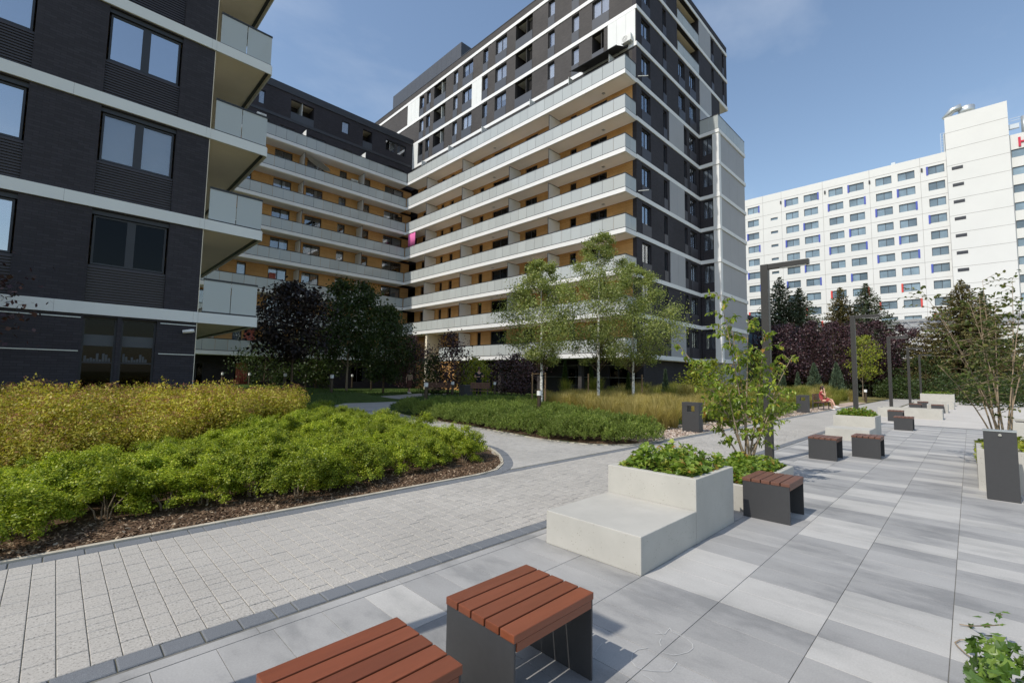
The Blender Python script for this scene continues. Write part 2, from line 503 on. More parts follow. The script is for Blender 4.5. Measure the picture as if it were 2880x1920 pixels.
_pc = {}
def piece(name, dims, mat, c, parent, bev=0):
    """box piece centred at world c; alike pieces share their mesh"""
    k = (name, tuple(round(d, 3) for d in dims), mat.name, bev)
    if k not in _pc:
        dx, dy, dz = [d/2 for d in dims]
        _pc[k] = MB().box(-dx, dx, -dy, dy, -dz, dz).mesh(name, mat, None, bev)
    return link(name, _pc[k], parent, c)

def bx(name, x0, x1, y0, y1, z0, z1, mat, parent, bev=0):
    return piece(name, (abs(x1-x0), abs(y1-y0), abs(z1-z0)), mat, ((x0+x1)/2, (y0+y1)/2, (z0+z1)/2), parent, bev)

def dup(root, loc, rz=0, sc=1, label=None, group=None):
    r = root.copy()
    col.objects.link(r)
    r.location = loc
    r.rotation_euler = (0, 0, rz)
    r.scale = (sc, sc, sc) if not hasattr(sc, '__len__') else sc
    WL[r.name] = Vector(loc)
    if label: r['label'] = label
    if group: r['group'] = group
    for ch in list(root.children):
        c = ch.copy()
        col.objects.link(c)
        c.parent = r
        for g in list(ch.children):
            d = g.copy()
            col.objects.link(d)
            d.parent = c
    return r

def unit(a): return a/np.maximum(np.linalg.norm(a, axis=1, keepdims=True), 1e-9)

def quads(name, C, A, B, mats, mi=None):
    """diamond leaves: centres C, half-length vectors A, half-width vectors B"""
    n = len(C)
    V = np.empty((n, 4, 3))
    V[:, 0], V[:, 1], V[:, 2], V[:, 3] = C-A, C+B, C+A, C-B
    me = bpy.data.meshes.new(name)
    me.vertices.add(4*n)
    me.vertices.foreach_set('co', V.reshape(-1).astype(np.float32))
    me.loops.add(4*n)
    me.loops.foreach_set('vertex_index', np.arange(4*n, dtype=np.int32))
    me.polygons.add(n)
    me.polygons.foreach_set('loop_start', np.arange(0, 4*n, 4, dtype=np.int32))
    for m in (mats if isinstance(mats, list) else [mats]): me.materials.append(m)
    if mi is not None: me.polygons.foreach_set('material_index', np.asarray(mi, dtype=np.int32))
    me.update(calc_edges=True)
    return me

def leaves(C, out, size, asp=.55, up=.4, jit=.8, r=rng):
    n = len(C)
    nrm = unit(out*.6 + np.array([0, 0, up]) + r.normal(size=(n, 3))*jit)
    A = unit(np.cross(nrm, r.normal(size=(n, 3))))
    B = np.cross(nrm, A)
    s = size*(.7+.6*r.random(n))[:, None]*.5
    return C, A*s, B*s*asp

def inside(p, poly):
    x, y = p
    c = False
    j = len(poly)-1
    for i in range(len(poly)):
        xi, yi = poly[i]
        xj, yj = poly[j]
        if (yi > y) != (yj > y) and x < (xj-xi)*(y-yi)/(yj-yi)+xi: c = not c
        j = i
    return c

def S(t):
    t = max(0., min(1., t))
    return t*t*(3-2*t)

# ================================================================== SETTING
_R3 = np.array([_r, -_u, _f])
def proj(x, y, z=0):
    c = _R3 @ np.array([x, y, z-EYE])
    return (1440+FPX*c[0]/c[2], 960+FPX*c[1]/c[2], c[2]) if c[2] > .05 else (-9999, -9999, c[2])
def gp(px, py, z=0.):
    """point where the photo pixel's ray meets height z"""
    d = _R3.T @ np.array([(px-1440)/FPX, (py-960)/FPX, 1.])
    t = (z-EYE)/d[2]
    return (d[0]*t, d[1]*t)

def cbox(mb, x0, x1, y0, y1, z0, z1, ch):
    n = len(mb.v)
    mb.v += [(x0, y0, z0), (x1, y0, z0), (x1, y1, z0), (x0, y1, z0), (x0, y0, z1-ch), (x1, y0, z1-ch), (x1, y1, z1-ch), (x0, y1, z1-ch),
             (x0+ch, y0+ch, z1), (x1-ch, y0+ch, z1), (x1-ch, y1-ch, z1), (x0+ch, y1-ch, z1)]
    for i in range(4):
        j = (i+1) % 4
        mb.f += [(n+i, n+j, n+4+j, n+4+i), (n+4+i, n+4+j, n+8+j, n+8+i)]
    mb.f.append((n+8, n+9, n+10, n+11))

_cc = {}
def cpiece(name, dims, ch, mat, c, parent):
    k = (name, tuple(round(d, 3) for d in dims), mat.name)
    if k not in _cc:
        mb = MB()
        cbox(mb, -dims[0]/2, dims[0]/2, -dims[1]/2, dims[1]/2, -dims[2], 0, ch)
        _cc[k] = mb.mesh(name, mat)
    return link(name, _cc[k], parent, c)

def multi(name, parts, parent, kind='stuff'):
    """one mesh of several MBs, each with its own material"""
    V, F, mi, mats = [], [], [], []
    for mb, m in parts:
        n = len(V)
        V += mb.v
        F += [tuple(i+n for i in f) for f in mb.f]
        mi += [len(mats)]*len(mb.f)
        mats.append(m)
    me = bpy.data.meshes.new(name)
    off = wl(parent) if parent is not None else Vector((0, 0, 0))
    me.from_pydata([(a-off.x, b-off.y, c-off.z) for a, b, c in V], [], F)
    for m in mats: me.materials.append(m)
    me.polygons.foreach_set('material_index', mi)
    o = link(name, me, parent)
    if kind: o['kind'] = kind
    return o

def sheet(name, poly, z, mat, label, cat):
    me = bpy.data.meshes.new(name)
    bm = bmesh.new()
    f = bm.faces.new([bm.verts.new((x, y, z)) for x, y in poly])
    if f.normal.z < 0: f.normal_flip()
    bm.normal_update()
    if f.normal.z < 0: bmesh.ops.reverse_faces(bm, faces=[f])
    bmesh.ops.triangulate(bm, faces=bm.faces[:])
    bm.to_mesh(me)
    bm.free()
    me.materials.append(mat)
    return tag(link(name, me), label, cat, None, 'structure')

def gh(x, y):
    """height of the planted ground"""
    h = .24*S((y-7.2)/4)*S((6.6-x)/3)*S((17.6-y)/1.2)
    h += .05*S((x-10)/3)*S((y-6.6)/3)*S((30-x)/6)*S((24-y)/3)
    h += .45*S((y-22.5)/4)*S((17-x)/4)*S((x-4.5)/2)*S((y-15)/4)
    h += .30*S((x-15)/2)*S((y-17.5)/3)*S((27-y)/3)*S((24-x)/3)
    return h

gnd = sheet('ground', [(-500, -500), (900, -500), (900, 900), (-500, 900)], -.12, M['meadow'], 'wide dry grassy ground reaching to the horizon', 'ground')

# --- outlines on the ground
PINE_EDGE = [(11.3, 5.72), (10.16, 5.80), (9.65, 6.0), (9.26, 6.43), (9.06, 7.02), (9.0, 7.65), (9.0, 8.3), (9.19, 9.42), (9.37, 11.09), (9.54, 12.92), (9.74, 15.14), (10.5, 18.2), (12.3, 21.2), (15.5, 25.0), (19.0, 28.0), (24, 30.5)]
LEFT_EDGE = [(5.1, 5.70), (5.5, 5.82), (5.92, 6.14), (6.34, 6.63), (6.7, 7.15), (6.92, 7.6), (7.06, 8.07), (7.2, 9.5), (7.28, 11.5), (7.35, 13.5), (7.6, 16), (8.4, 18.8), (9.9, 22.0), (12.2, 25.6), (16.0, 29.5), (22, 33)]
sheet('garden_path', [(5.1, 5.66)]+LEFT_EDGE+PINE_EDGE[::-1]+[(11.3, 5.66)], -.006, M['mossjoint'], 'joint bed of the curving beige garden path between the shrub beds', 'path')
gpath = bpy.data.objects['garden_path']
POLYP = [(5.1, 5.66)]+LEFT_EDGE+PINE_EDGE[::-1]+[(11.3, 5.66)]

# planted ground: one relief sheet, soil / lawn / gravel by zone
def zone(x, y):
    if y < 6.75 and 10.6 < x < 45: return 2
    if inside((x, y), PINEBED): return 0
    if x < 8.2 and y < 17: return 0
    if x > 24 and y < 18: return 3
    return 1
PINEBED = PINE_EDGE[:11]+[(12.5, 18.2), (16.5, 18.4), (17.5, 15.5), (15.2, 12.2), (13.2, 9.0), (12.2, 6.9)]
xs = np.arange(-9, 62, .35)
ys = np.arange(5.72, 48, .35)
V, F, MI = [], [], []
keep = {}
for i, x in enumerate(xs):
    for j, y in enumerate(ys):
        keep[i, j] = len(V)
        V.append((x, y, gh(x, y)-(.09 if inside((x, y), POLYP) else -.012)))
for i in range(len(xs)-1):
    for j in range(len(ys)-1):
        F.append((keep[i, j], keep[i+1, j], keep[i+1, j+1], keep[i, j+1]))
        MI.append(zone(xs[i]+.17, ys[j]+.17))
me = bpy.data.meshes.new('garden_ground')
me.from_pydata(V, [], F)
for m in ('mulch', 'lawn', 'gravel', 'meadow'): me.materials.append(M[m])
me.polygons.foreach_set('material_index', MI)
me.polygons.foreach_set('use_smooth', [True]*len(F))
tag(link('garden_ground', me), 'bark mulch, turf and gravel ground of the courtyard garden', 'garden ground', None, 'structure')

# --- plaza of large slabs
plaza = MB().box(-3, 23.2, -4.2, 3.27, -.1, -.005).build('plaza_paving', M['joint'])
tag(plaza, 'plaza paved with striped light and dark grey slabs', 'paving', None, 'structure')
seq = 'mdmm' + 'mmdmdldmmmdllldd' + 'mdlmlddmldmlddlmdlddmlmddlldmdlmddlmdl' + 'dmlddlmdldmldlmdldmd'
cand = []
for r_ in range(80):
    x0 = .155 + .305*(r_-4)
    if x0 > 22.9: break
    base = seq[r_ % len(seq)]
    for c_ in range(11):
        y1 = 3.15 - .6*c_
        tone = base
        if random.random() < .22: tone = seq[(r_+random.choice((-1, 1))) % len(seq)]
        px, py, d = proj(x0+.15, y1-.3)
        vis = -60 < px < 2940 and py < 1990 and d > .3
        cand.append((-1/d if vis else 0, x0, y1, tone))
cand.sort()
TN = {'d': M['tile_dark'], 'm': M['tile_mid'], 'l': M['tile_light']}
rest = {k: MB() for k in TN}
for i, (k, x0, y1, tone) in enumerate(cand):
    if i < 300 and k < 0:
        cpiece('paving_slab', (.3020, .5955, .04), .0010, TN[tone], (x0+.1525, y1-.3, random.uniform(-.0006, .0006)), plaza)
    else:
        cbox(rest[tone], x0+.002, x0+.303, y1-.5975, y1-.0025, -.04, random.uniform(-.0006, .0006), .002)
multi('far_slabs', [(rest[k], TN[k]) for k in TN], plaza)
# thin edging strip between slabs and setts
for i in range(26):
    bx('edging_strip', -3+i*1.0+.002, -2+i*1.0-.002, 3.158, 3.245, -.05, -.002, M['tile_mid'], plaza)

# --- sett path
path = MB().box(-3, 62, 3.262, 5.665, -.1, -.008).build('sett_path', M['mossjoint'])
tag(path, 'straight path of pale granite setts with dark granite borders', 'path', None, 'structure')
LEN = (.10, .135, .17, .205)
cand = []
x = -1.5
ci = 0
while x < 17.5:
    y = 3.432
    while y < 5.44:
        l = random.choice(LEN)
        if y+l > 5.42: l = 5.5-y
        if l < .05: break
        px, py, d = proj(x+.067, y+l/2)
        vis = -80 < px < 2900 and py < 1980
        cand.append((-1/d if vis else 0, x, y, l))
        y += l
    x += .134
cand.sort()
far = MB()
for i, (k, x, y, l) in enumerate(cand):
    z = random.uniform(-.0015, .0015)
    if i < 300 and k < 0:
        cpiece('sett', (.1305, l-.0055, .05), .0035, M['sett'], (x+.067, y+l/2, z), path)
    else:
        cbox(far, x+.0018, x+.1322, y+.003, y+l-.003, -.05, z, .0035)
multi('far_setts', [(far, M['sett'])], path)
strip = MB().box(17.52, 62, 3.432, 5.5, -.05, 0).build('far_path_surface', M['sett'], path)
# dark granite border rows
kn = 0
far = MB()
for y0, y1, in ((3.272, 3.428), (5.502, 5.655)):
    x = -2.2
    while x < 40:
        l = random.choice((.13, .2, .26, .3))
        if x < 12 and kn < 150:
            px, py, d = proj(x, y0)
        z = random.uniform(0, .004)
        if x < 14:
            cpiece('border_sett', (l-.006, y1-y0-.004, .06), .006, M['sett_dark'], (x+l/2, (y0+y1)/2, z), path)
        else:
            cbox(far, x+.003, x+l-.003, y0+.002, y1-.002, -.05, z, .004)
        x += l
multi('far_border_setts', [(far, M['sett_dark'])], path)

# --- beige setts of the curving garden path
mb = MB()
x = 5.2
while x < 12.5:
    y = 5.70
    while y < 19:
        l = random.choice((.12, .16, .2))
        if inside((x+.06, y+l/2), POLYP):
            cbox(mb, x+.002, x+.130, y+.002, y+l-.002, -.05, random.uniform(-.001, .001), .004)
        y += l
    x += .134
multi('beige_setts', [(mb, M['sett_beige'])], gpath)
sheet('shaded_path', [(8.2, 18.9), (9.7, 22.0), (12.0, 25.7), (15.9, 29.6), (22, 33.2), (27, 33.5), (27, 31), (24, 30.6), (19.1, 27.9), (15.6, 24.9), (12.4, 21.1), (10.6, 18.3)], .012, M['sett_beige'], 'shaded far stretch of the garden path by the lawn', 'path')

def resample(pts, step):
    o = [Vector((*pts[0], 0))]
    P = [Vector((*p, 0)) for p in pts]
    # Catmull-Rom for smooth kerbs
    Q = []
    for i in range(len(P)-1):
        p0, p1, p2, p3 = P[max(i-1, 0)], P[i], P[i+1], P[min(i+2, len(P)-1)]
        n = max(2, int((p2-p1).length/.04))
        for k in range(n):
            t = k/n
            Q.append(.5*((2*p1)+(p2-p0)*t+(2*p0-5*p1+4*p2-p3)*t*t+(-p0+3*p1-3*p2+p3)*t**3))
    Q.append(P[-1])
    acc = 0
    for a, b in zip(Q, Q[1:]):
        acc += (b-a).length
        if acc >= step:
            o.append(b)
            acc = 0
    return o

def kerb(name, pts, o0, o1, zt, step, gap, mat, parent, zf=None):
    """stones along a curve, between side offsets o0 and o1"""
    P = resample(pts, step)
    for a, b in zip(P, P[1:]):
        t = (b-a).normalized()
        n = Vector((t.y, -t.x, 0))
        a2, b2 = a+t*gap, b-t*gap
        mb = MB()
        z1 = zt + random.uniform(-.002, .002)
        q = [a2+n*o0, b2+n*o0, b2+n*o1, a2+n*o1]
        mb.v = [(p.x, p.y, -.08) for p in q]+[(p.x, p.y, z1) for p in q]
        mb.f = [(0, 1, 2, 3)[::-1], (4, 5, 6, 7), (0, 1, 5, 4), (1, 2, 6, 5), (2, 3, 7, 6), (3, 0, 4, 7)]
        mb.build(name, mat, parent)

ck = thing('garden_kerb', 'thin cream concrete kerb round the boxwood bed', 'kerb', (5, 5.7, 0))
kerb('kerb_stone', [(-4, 5.688), (2, 5.688), (4.4, 5.688)]+LEFT_EDGE[:9], -.028, .030, .018, .5, .002, M['kerb_cream'], ck)
ck2 = thing('garden_kerb', 'thin cream concrete kerb along the pine bed edge', 'kerb', (9, 7, 0))
kerb('kerb_stone', PINE_EDGE[:12][::-1]+[(14, 5.69), (20, 5.69), (36, 5.69)], -.03, .03, .016, .5, .002, M['kerb_cream'], ck2)
cb = thing('curved_sett_border', 'dark grey sett border curving round the tip of the boxwood bed', 'kerb', (6, 6, 0))
kerb('border_sett', LEFT_EDGE[:7], .034, .20, .006, .14, .003, M['sett_dark'], cb)

# --- plain paving beyond the slabs and its cross kerb
pp = MB().box(23.3, 64, -6, 3.255, -.1, -.004).build('concrete_walk', M['plain_paving'])
tag(pp, 'plain pale beige walk beyond the striped slabs', 'paving', None, 'structure')
for i in range(40):
    for k in range(6):
        bx('walk_slab', 23.32+i*1.0, 24.31+i*1.0, 2.05-k*1.2, 3.245-k*1.2, -.05, 0+random.uniform(-.001, .001), M['plain_paving'], pp)
for k in range(7):
    bx('cross_kerb_stone', 23.205, 23.295, 2.15-k*1.0, 3.145-k*1.0, -.05, .004, M['sett_dark'], pp)

# --- loose bark on the mulch strip, gravel by the bins
n = 15000
P = np.column_stack([rng.uniform(-3, 7.1, n), 5.72+np.abs(rng.normal(0, .55, n)), np.zeros(n)])
P = np.array([p for p in P if not inside((p[0], p[1]), POLYP)])
P[:, 2] = [gh(a, b)+.018 for a, b, _ in P]
n = len(P)
nr = unit(np.array([0, 0, 1.])+rng.normal(size=(n, 3))*.45)
A = unit(np.cross(nr, rng.normal(size=(n, 3))))
B = np.cross(nr, A)
s = rng.uniform(.008, .034, n)[:, None]
tag(link('bark_chips', quads('bark_chips', P, A*s, B*s*.38, M['chip'])), 'loose brown bark chips at the foot of the boxwood', 'bark mulch', None, 'stuff')
n = 9000
P = np.column_stack([rng.uniform(10.6, 30, n), rng.uniform(5.73, 7.2, n), np.zeros(n)])
P[:, 2] = [gh(a, b)+.02 for a, b, _ in P]
nr = unit(np.array([0, 0, 1.])+rng.normal(size=(n, 3))*.5)
A = unit(np.cross(nr, rng.normal(size=(n, 3))))
B = np.cross(nr, A)
s = rng.uniform(.012, .04, n)[:, None]
tag(link('gravel_stones', quads('gravel_stones', P, A*s, B*s*.75, M['stone'])), 'pinkish gravel stones around the litter bins', 'gravel', None, 'stuff')

# --- chalk scribble on the slabs
mb = MB()
Z6 = lambda x, y: (1400+x*1000/2036, 1150+y*1000/2036)
for ln in ([(985, 1252), (995, 1275), (1040, 1295), (1085, 1318), (1115, 1345), (1118, 1370), (1090, 1392), (1040, 1405), (1005, 1410), (945, 1395)],
           [(765, 1440), (772, 1400), (800, 1378), (860, 1368)], [(765, 1445), (790, 1475), (830, 1493), (900, 1502), (985, 1503), (1010, 1475), (1025, 1450)],
           [(900, 1285), (955, 1290), (985, 1255)], [(920, 1268), (955, 1300)], [(935, 1315), (925, 1335), (935, 1358)], [(830, 1522), (865, 1540), (895, 1562)], [(560, 1392), (575, 1365), (598, 1342)]):
    g_ = [Vector((*gp(*Z6(*p)), .0035)) for p in ln]
    for a, b in zip(g_, g_[1:]):
        t = (b-a).normalized()
        s_ = Vector((-t.y, t.x, 0))*.0022
        k = len(mb.v)
        mb.v += [tuple(a-s_), tuple(b-s_), tuple(b+s_), tuple(a+s_)]
        mb.f.append((k, k+1, k+2, k+3))
tag(mb.build('chalk_scribble', M['chalk']), 'faint white chalk scribble on the slabs beside the near bench', 'chalk drawing', None, 'stuff')

# ================================================================== BUILDINGS
ZK = lambda k: 3.47 + 3.085*k          # top of the slab / white band of level k
BAND = .34

class Face:
    """a facade: s runs along it, d is the distance out of the wall, z is up"""
    def __init__(s, kind, w): s.kind, s.w = kind, w
    def b(s, s0, s1, d0, d1, z0, z1):
        if s.kind == 'x': return (s.w-d1, s.w-d0, s0, s1, z0, z1)      # wall faces -X, s = Y
        return (s0, s1, s.w-d1, s.w-d0, z0, z1)                        # wall faces -Y, s = X
    def box(s, name, s0, s1, d0, d1, z0, z1, mat, parent): return bx(name, *s.b(s0, s1, d0, d1, z0, z1), mat, parent)
    def add(s, mb, s0, s1, d0, d1, z0, z1): mb.box(*s.b(s0, s1, d0, d1, z0, z1))

def wall(face, mb, s0, s1, z0, z1, ops, th=.35):
    """wall strip with openings ops = (a, b, za, zb)"""
    p = s0
    for a, b, za, zb in sorted(ops):
        if a > p+1e-4: face.add(mb, p, a, -th, 0, z0, z1)
        if za > z0+1e-4: face.add(mb, a, b, -th, 0, z0, za)
        if zb < z1-1e-4: face.add(mb, a, b, -th, 0, zb, z1)
        p = b
    if s1 > p+1e-4: face.add(mb, p, s1, -th, 0, z0, z1)

_wf = {}
def window(face, a, b, za, zb, parent, panes=1, rec=.12, glass='glass', fill=None, fw=.07, mw=None):
    """frame (part) with panes, curtain or dark room behind it (sub-parts)"""
    w_, h_ = b-a, zb-za
    mh = mw/2 if mw else fw*.6
    k = (face.kind, round(w_, 3), round(h_, 3), panes, fw, mh)
    if k not in _wf:
        mb = MB()
        f0 = Face(face.kind, 0)
        f0.add(mb, -w_/2, -w_/2+fw, -.06, 0, -h_/2, h_/2)
        f0.add(mb, w_/2-fw, w_/2, -.06, 0, -h_/2, h_/2)
        f0.add(mb, -w_/2+fw, w_/2-fw, -.06, 0, -h_/2, -h_/2+fw)
        f0.add(mb, -w_/2+fw, w_/2-fw, -.06, 0, h_/2-fw, h_/2)
        for i in range(1, panes):
            c = -w_/2+w_*i/panes
            f0.add(mb, c-mh, c+mh, -.06, 0, -h_/2+fw, h_/2-fw)
        _wf[k] = mb.mesh('window', M['frame'])
    x0, x1, y0, y1, _, _ = face.b((a+b)/2, (a+b)/2, -rec, -rec, 0, 0)
    o = link('window', _wf[k], parent, (x0, y0, (za+zb)/2))
    pw = (w_-2*fw)/panes
    for i in range(panes):
        p0 = a+fw+pw*i
        e0 = mh if i else 0
        e1 = mh if i < panes-1 else 0
        face.box('pane', p0+e0, p0+pw-e1, -rec-.04, -rec-.03, za+fw, zb-fw, M[glass], o)
        if fill and fill != 'mix':
            face.box('blind' if fill == 'blind' else 'curtain', p0+e0, p0+pw-e1, -rec-.10, -rec-.08, za+fw, zb-fw, M[fill], o)
        elif fill == 'mix':
            r = random.random()
            if r < .5:
                q = random.uniform(.25, .95)
                face.box('curtain', p0+e0, p0+e0+(pw-e1-e0)*q, -rec-.13, -rec-.11, za+fw, zb-fw, M['curtain'], o)
            elif r < .62:
                face.box('blind', p0+e0, p0+pw-e1, -rec-.10, -rec-.08, za+fw+(zb-za)*random.choice((0, .3, .5)), zb-fw, M['blind'], o)
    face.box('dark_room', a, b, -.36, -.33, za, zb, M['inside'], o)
    return o

def railing(face, s0, s1, d, z, h, n, parent, top=True, name='glass_panel'):
    """row of frosted glass panels with a dark top rail"""
    st = (s1-s0)/n
    for i in range(n):
        face.box(name, s0+st*i+.012, s0+st*(i+1)-.012, d-.02, d, z+.062, z+h-.062, M['frost'], parent)
    face.box('top_rail', s0, s1, d-.04, d+.018, z+h-.06, z+h, M['rail'], parent)
    face.box('bottom_rail', s0, s1, d-.03, d+.010, z+.004, z+.06, M['rail'], parent)

# ------------------------------------------------------------------ main wing + tower
T = thing('apartment_tower', 'tall dark brick apartment block with long white balconies and white bands, sunlit', 'apartment building', (31, 17.5, 0))
XF, XM, YE, YI = 29.1, 30.75, 17.5, 47.9
fw_ = Face('x', XM)          # wall behind the balconies and above the terrace
fe = Face('y', YE)           # end wall of the tower
UPY = 60.0                   # upper floors run on behind the back wing

# balcony levels
WOODW = [(20.2, 21.9, 0), (23.3, 24.0, 1), (25.4, 26.2, 1), (27.85, 29.4, 0), (31.6, 34.0, 0), (35.4, 36.05, 1), (38.3, 39.3, 1), (40.55, 41.2, 1), (42.4, 43.0, 1), (45.0, 46.8, 0)]
mbw, mbo, mbs = MB(), MB(), MB()
for k in range(8):
    z = ZK(k)
    y1 = YI if k else 40.4
    # slab and soffit
    bx('balcony_slab', XF, XM-.002, YE, y1, z-BAND, z, M['white'], T)
    bx('soffit', XF+.12, XM-.01, YE+.12, y1-.02, z-BAND-.03, z-BAND-.002, M['soffit_white'], T)
    railing(Face('x', XF), YE+.03, y1-.03, -.03, z, 1.13 if k < 7 else 1.2, int((y1-YE)/1.0), T)
    railing(Face('y', YE), XF+.04, XM-.03, -.03, z, 1.13 if k < 7 else 1.2, 2, T)
    if k == 7: continue
    zt = ZK(k+1)-BAND-.03
    ops = [(a, b, z+(.05 if b-a > 1.2 else .9), z+2.6) for a, b, _ in WOODW if b < y1]
    wall(fw_, mbo, YE+.35, y1 if k else 39.4, z-.002, zt, ops)
    for a, b, za, zb in ops:
        window(fw_, a, b, za, zb, T, 2 if b-a > 1.2 else 1, .14, 'glass', 'mix' if random.random() < .5 else None)
    for yd, ks in ((25.1, (1, 2, 3, 4, 5, 6)), (30.0, (1, 2, 3, 4, 5)), (37.1, range(7)), (43.7, range(1, 7))):
        if k in ks and yd < y1:
            s_ = bx('divider_screen', XF+.1, XM-.01, yd-.015, yd+.015, z+.06, z+2.5, M['frost_screen'], T)
            mb = MB()
            mb.box(XF+.06, XF+.1, yd-.02, yd+.02, z+.02, z+2.55).box(XF+.1, XM-.01, yd-.02, yd+.02, z+2.5, z+2.55)
            mb.build('screen_frame', M['rail'], s_)
    bx('ceiling_light', 30.0, 30.22, 20.0, 20.22, zt-.04, zt-.001, M['steel'], T)
    bx('ceiling_light', 30.0, 30.22, 33.0, 33.22, zt-.04, zt-.001, M['steel'], T)
mbo.build('wood_wall', M['wood'], T)
for yd in (19.0, 23.0, 27.5, 34.2, 39.8, 45.0):
    s_ = bx('terrace_screen', XF+.1, XM-.01, yd-.015, yd+.015, ZK(7)+.06, ZK(7)+1.95, M['frost_screen'], T)
# beige cheek wall at the left end of the lowest balcony
bx('cheek_wall', 29.3, 33.5, 42.9, 43.25, -.2, ZK(1)-BAND-.04, M['soffit'], T)
bx('recessed_wall', 31.2, 31.5, 39.4, YI, -.2, ZK(1)-BAND-.04, M['wood'], T)

# upper floors over the terrace: rows of windows between white bands
ROW = {10: [(51.0, 48.3, 'P'), (48.2, 47.3, 'n'), (46.7, 45.9, 'n'), (45.1, 42.7, 'L'), (41.2, 40.4, 'n'), (39.5, 37.7, 'd'), (36.0, 35.2, 'n'), (34.0, 32.3, 'd'), (31.0, 28.7, 'L'), (26.7, 25.9, 'n'), (23.9, 23.1, 'n'), (21.7, 20.0, 'd')],
       9: [(48.2, 47.3, 'n'), (46.7, 45.9, 'n'), (45.1, 42.7, 'L'), (41.2, 40.4, 'n'), (39.5, 37.8, 'd'), (37.75, 36.1, 'P'), (36.0, 35.2, 'n'), (34.0, 32.3, 'd'), (31.0, 28.7, 'L'), (26.7, 25.9, 'n'), (23.9, 23.1, 'n'), (21.7, 20.0, 'd')],
       8: [(50.2, 48.3, 'P'), (48.2, 47.3, 'n'), (46.7, 45.9, 'n'), (45.1, 42.8, 'L'), (41.2, 40.4, 'n'), (39.5, 37.8, 'd'), (36.0, 35.2, 'n'), (34.0, 32.3, 'd'), (31.0, 28.7, 'L'), (26.7, 25.9, 'n'), (23.9, 23.1, 'n'), (21.7, 20.5, 'L'), (20.1, 17.55, 'P')],
       7: [(46.7, 45.0, 'D'), (41.2, 39.0, 'D'), (35.9, 33.5, 'D'), (31.0, 28.7, 'D'), (25.9, 23.6, 'D'), (21.7, 20.0, 'D')]}
for k, row in ROW.items():
    z0, z1 = ZK(k), ZK(k+1)-BAND
    ops = []
    for b, a, t in row:
        if t in 'nd': ops.append((a, b, z0+1.05, z1-.12))
        elif t == 'L': ops.append((a, b, z0+1.0, z1-.02))
        elif t == 'D': ops.append((a, b, z0+.05, z0+2.3))
    wall(fw_, mbw, YE+.35, UPY, z0, z1+.001, ops)
    for b, a, t in row:
        if t in 'nd':
            window(fw_, a, b, z0+1.05, z1-.12, T, 2 if t == 'd' else 1, .16, 'glass_bright', 'mix' if random.random() < .45 else 'curtain')
            fw_.box('spandrel_panel', a+.004, b-.004, .002, .03, z0+.04, z1-(z1-z0)+1.02, M['spandrel'], T)
        elif t == 'D':
            window(fw_, a, b, z0+.05, z0+2.3, T, 2, .14, 'glass', 'mix')
        elif t == 'P':
            n = max(1, int(round((b-a)/.85)))
            for i in range(n):
                st = (b-a)/n
                fw_.box('facade_panel', a+st*i+.006, a+st*(i+1)-.006, .002, .05, z0+.005, z1-.005, M['whitepanel'], T)
        elif t == 'L':
            l_ = fw_.box('loggia_parapet', a+.004, b-.004, .002, .035, z0+.02, z0+1.02, M['spandrel'], T)
            mb = MB()
            fw_.add(mb, a-.05, b+.05, -1.6, -1.55, z0+.9, z1)
            fw_.add(mb, a-.05, a, -1.55, -.34, z0+.9, z1)
            fw_.add(mb, b, b+.05, -1.55, -.34, z0+.9, z1)
            mb.build('loggia_wall', M['brick'], l_)
            mb = MB()
            fw_.add(mb, a-.05, b+.05, -1.55, -.34, z1-.02, z1)
            mb.build('loggia_ceiling', M['soffit_white'], l_)
            fw_.box('loggia_screen', (a+b)/2-.3, (a+b)/2-.25, -1.5, -.1, z0+1.02, z1-.1, M['brick_warm'] if b < 32 else M['frost_screen'], l_)
            window(fw_, a+.3, (a+b)/2-.5, z0+1.02, z1-.3, T, 1, 1.50-.36+.3, 'glass', None)
for k in (8, 9, 10, 11):
    fw_.box('white_band', YE-.03, UPY, .001, .06, ZK(k)-BAND, ZK(k), M['white'], T)
fw_.add(mbw, YE+.35, UPY, -.35, 0, ZK(8)-BAND+.001, ZK(8))
for k in (9, 10, 11): fw_.add(mbw, YE+.35, UPY, -.35, -.001, ZK(k)-BAND+.001, ZK(k))
fw_.add(mbw, YE-.02, UPY, -.35, .03, ZK(11)+.001, ZK(11)+.72)
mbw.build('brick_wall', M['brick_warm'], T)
bx('parapet_cap', XM-.06, XM+.4, YE-.06, UPY, ZK(11)+.721, ZK(11)+.80, M['darkband'], T)
# ground floor under the balconies
g0 = Face('x', 32.2)
mb = MB()
ops = [(19.2, 21.0, .9, 2.5), (23.5, 25.3, .9, 2.5), (28.5, 30.3, .9, 2.5), (33.5, 35.3, .9, 2.5)]
wall(g0, mb, YE+.3, 46, -.3, ZK(0)-BAND-.03, ops)
mb.build('ground_floor_wall', M['brick'], T)
for a, b, za, zb in ops: window(g0, a, b, za, zb, T, 2, .12)
for yy in (22.3, 26.8, 31.8): bx('column', 30.3, 30.65, yy, yy+.35, -.3, ZK(0)-BAND-.035, M['brick_warm'], T)
mb = MB()
mb.box(32.0, 32.195, YE+.3, 46, 1.62, 1.65).box(32.0, 32.195, YE+.3, 46, 2.62, 2.65)
mb.build('steel_trim', M['steel'], T)

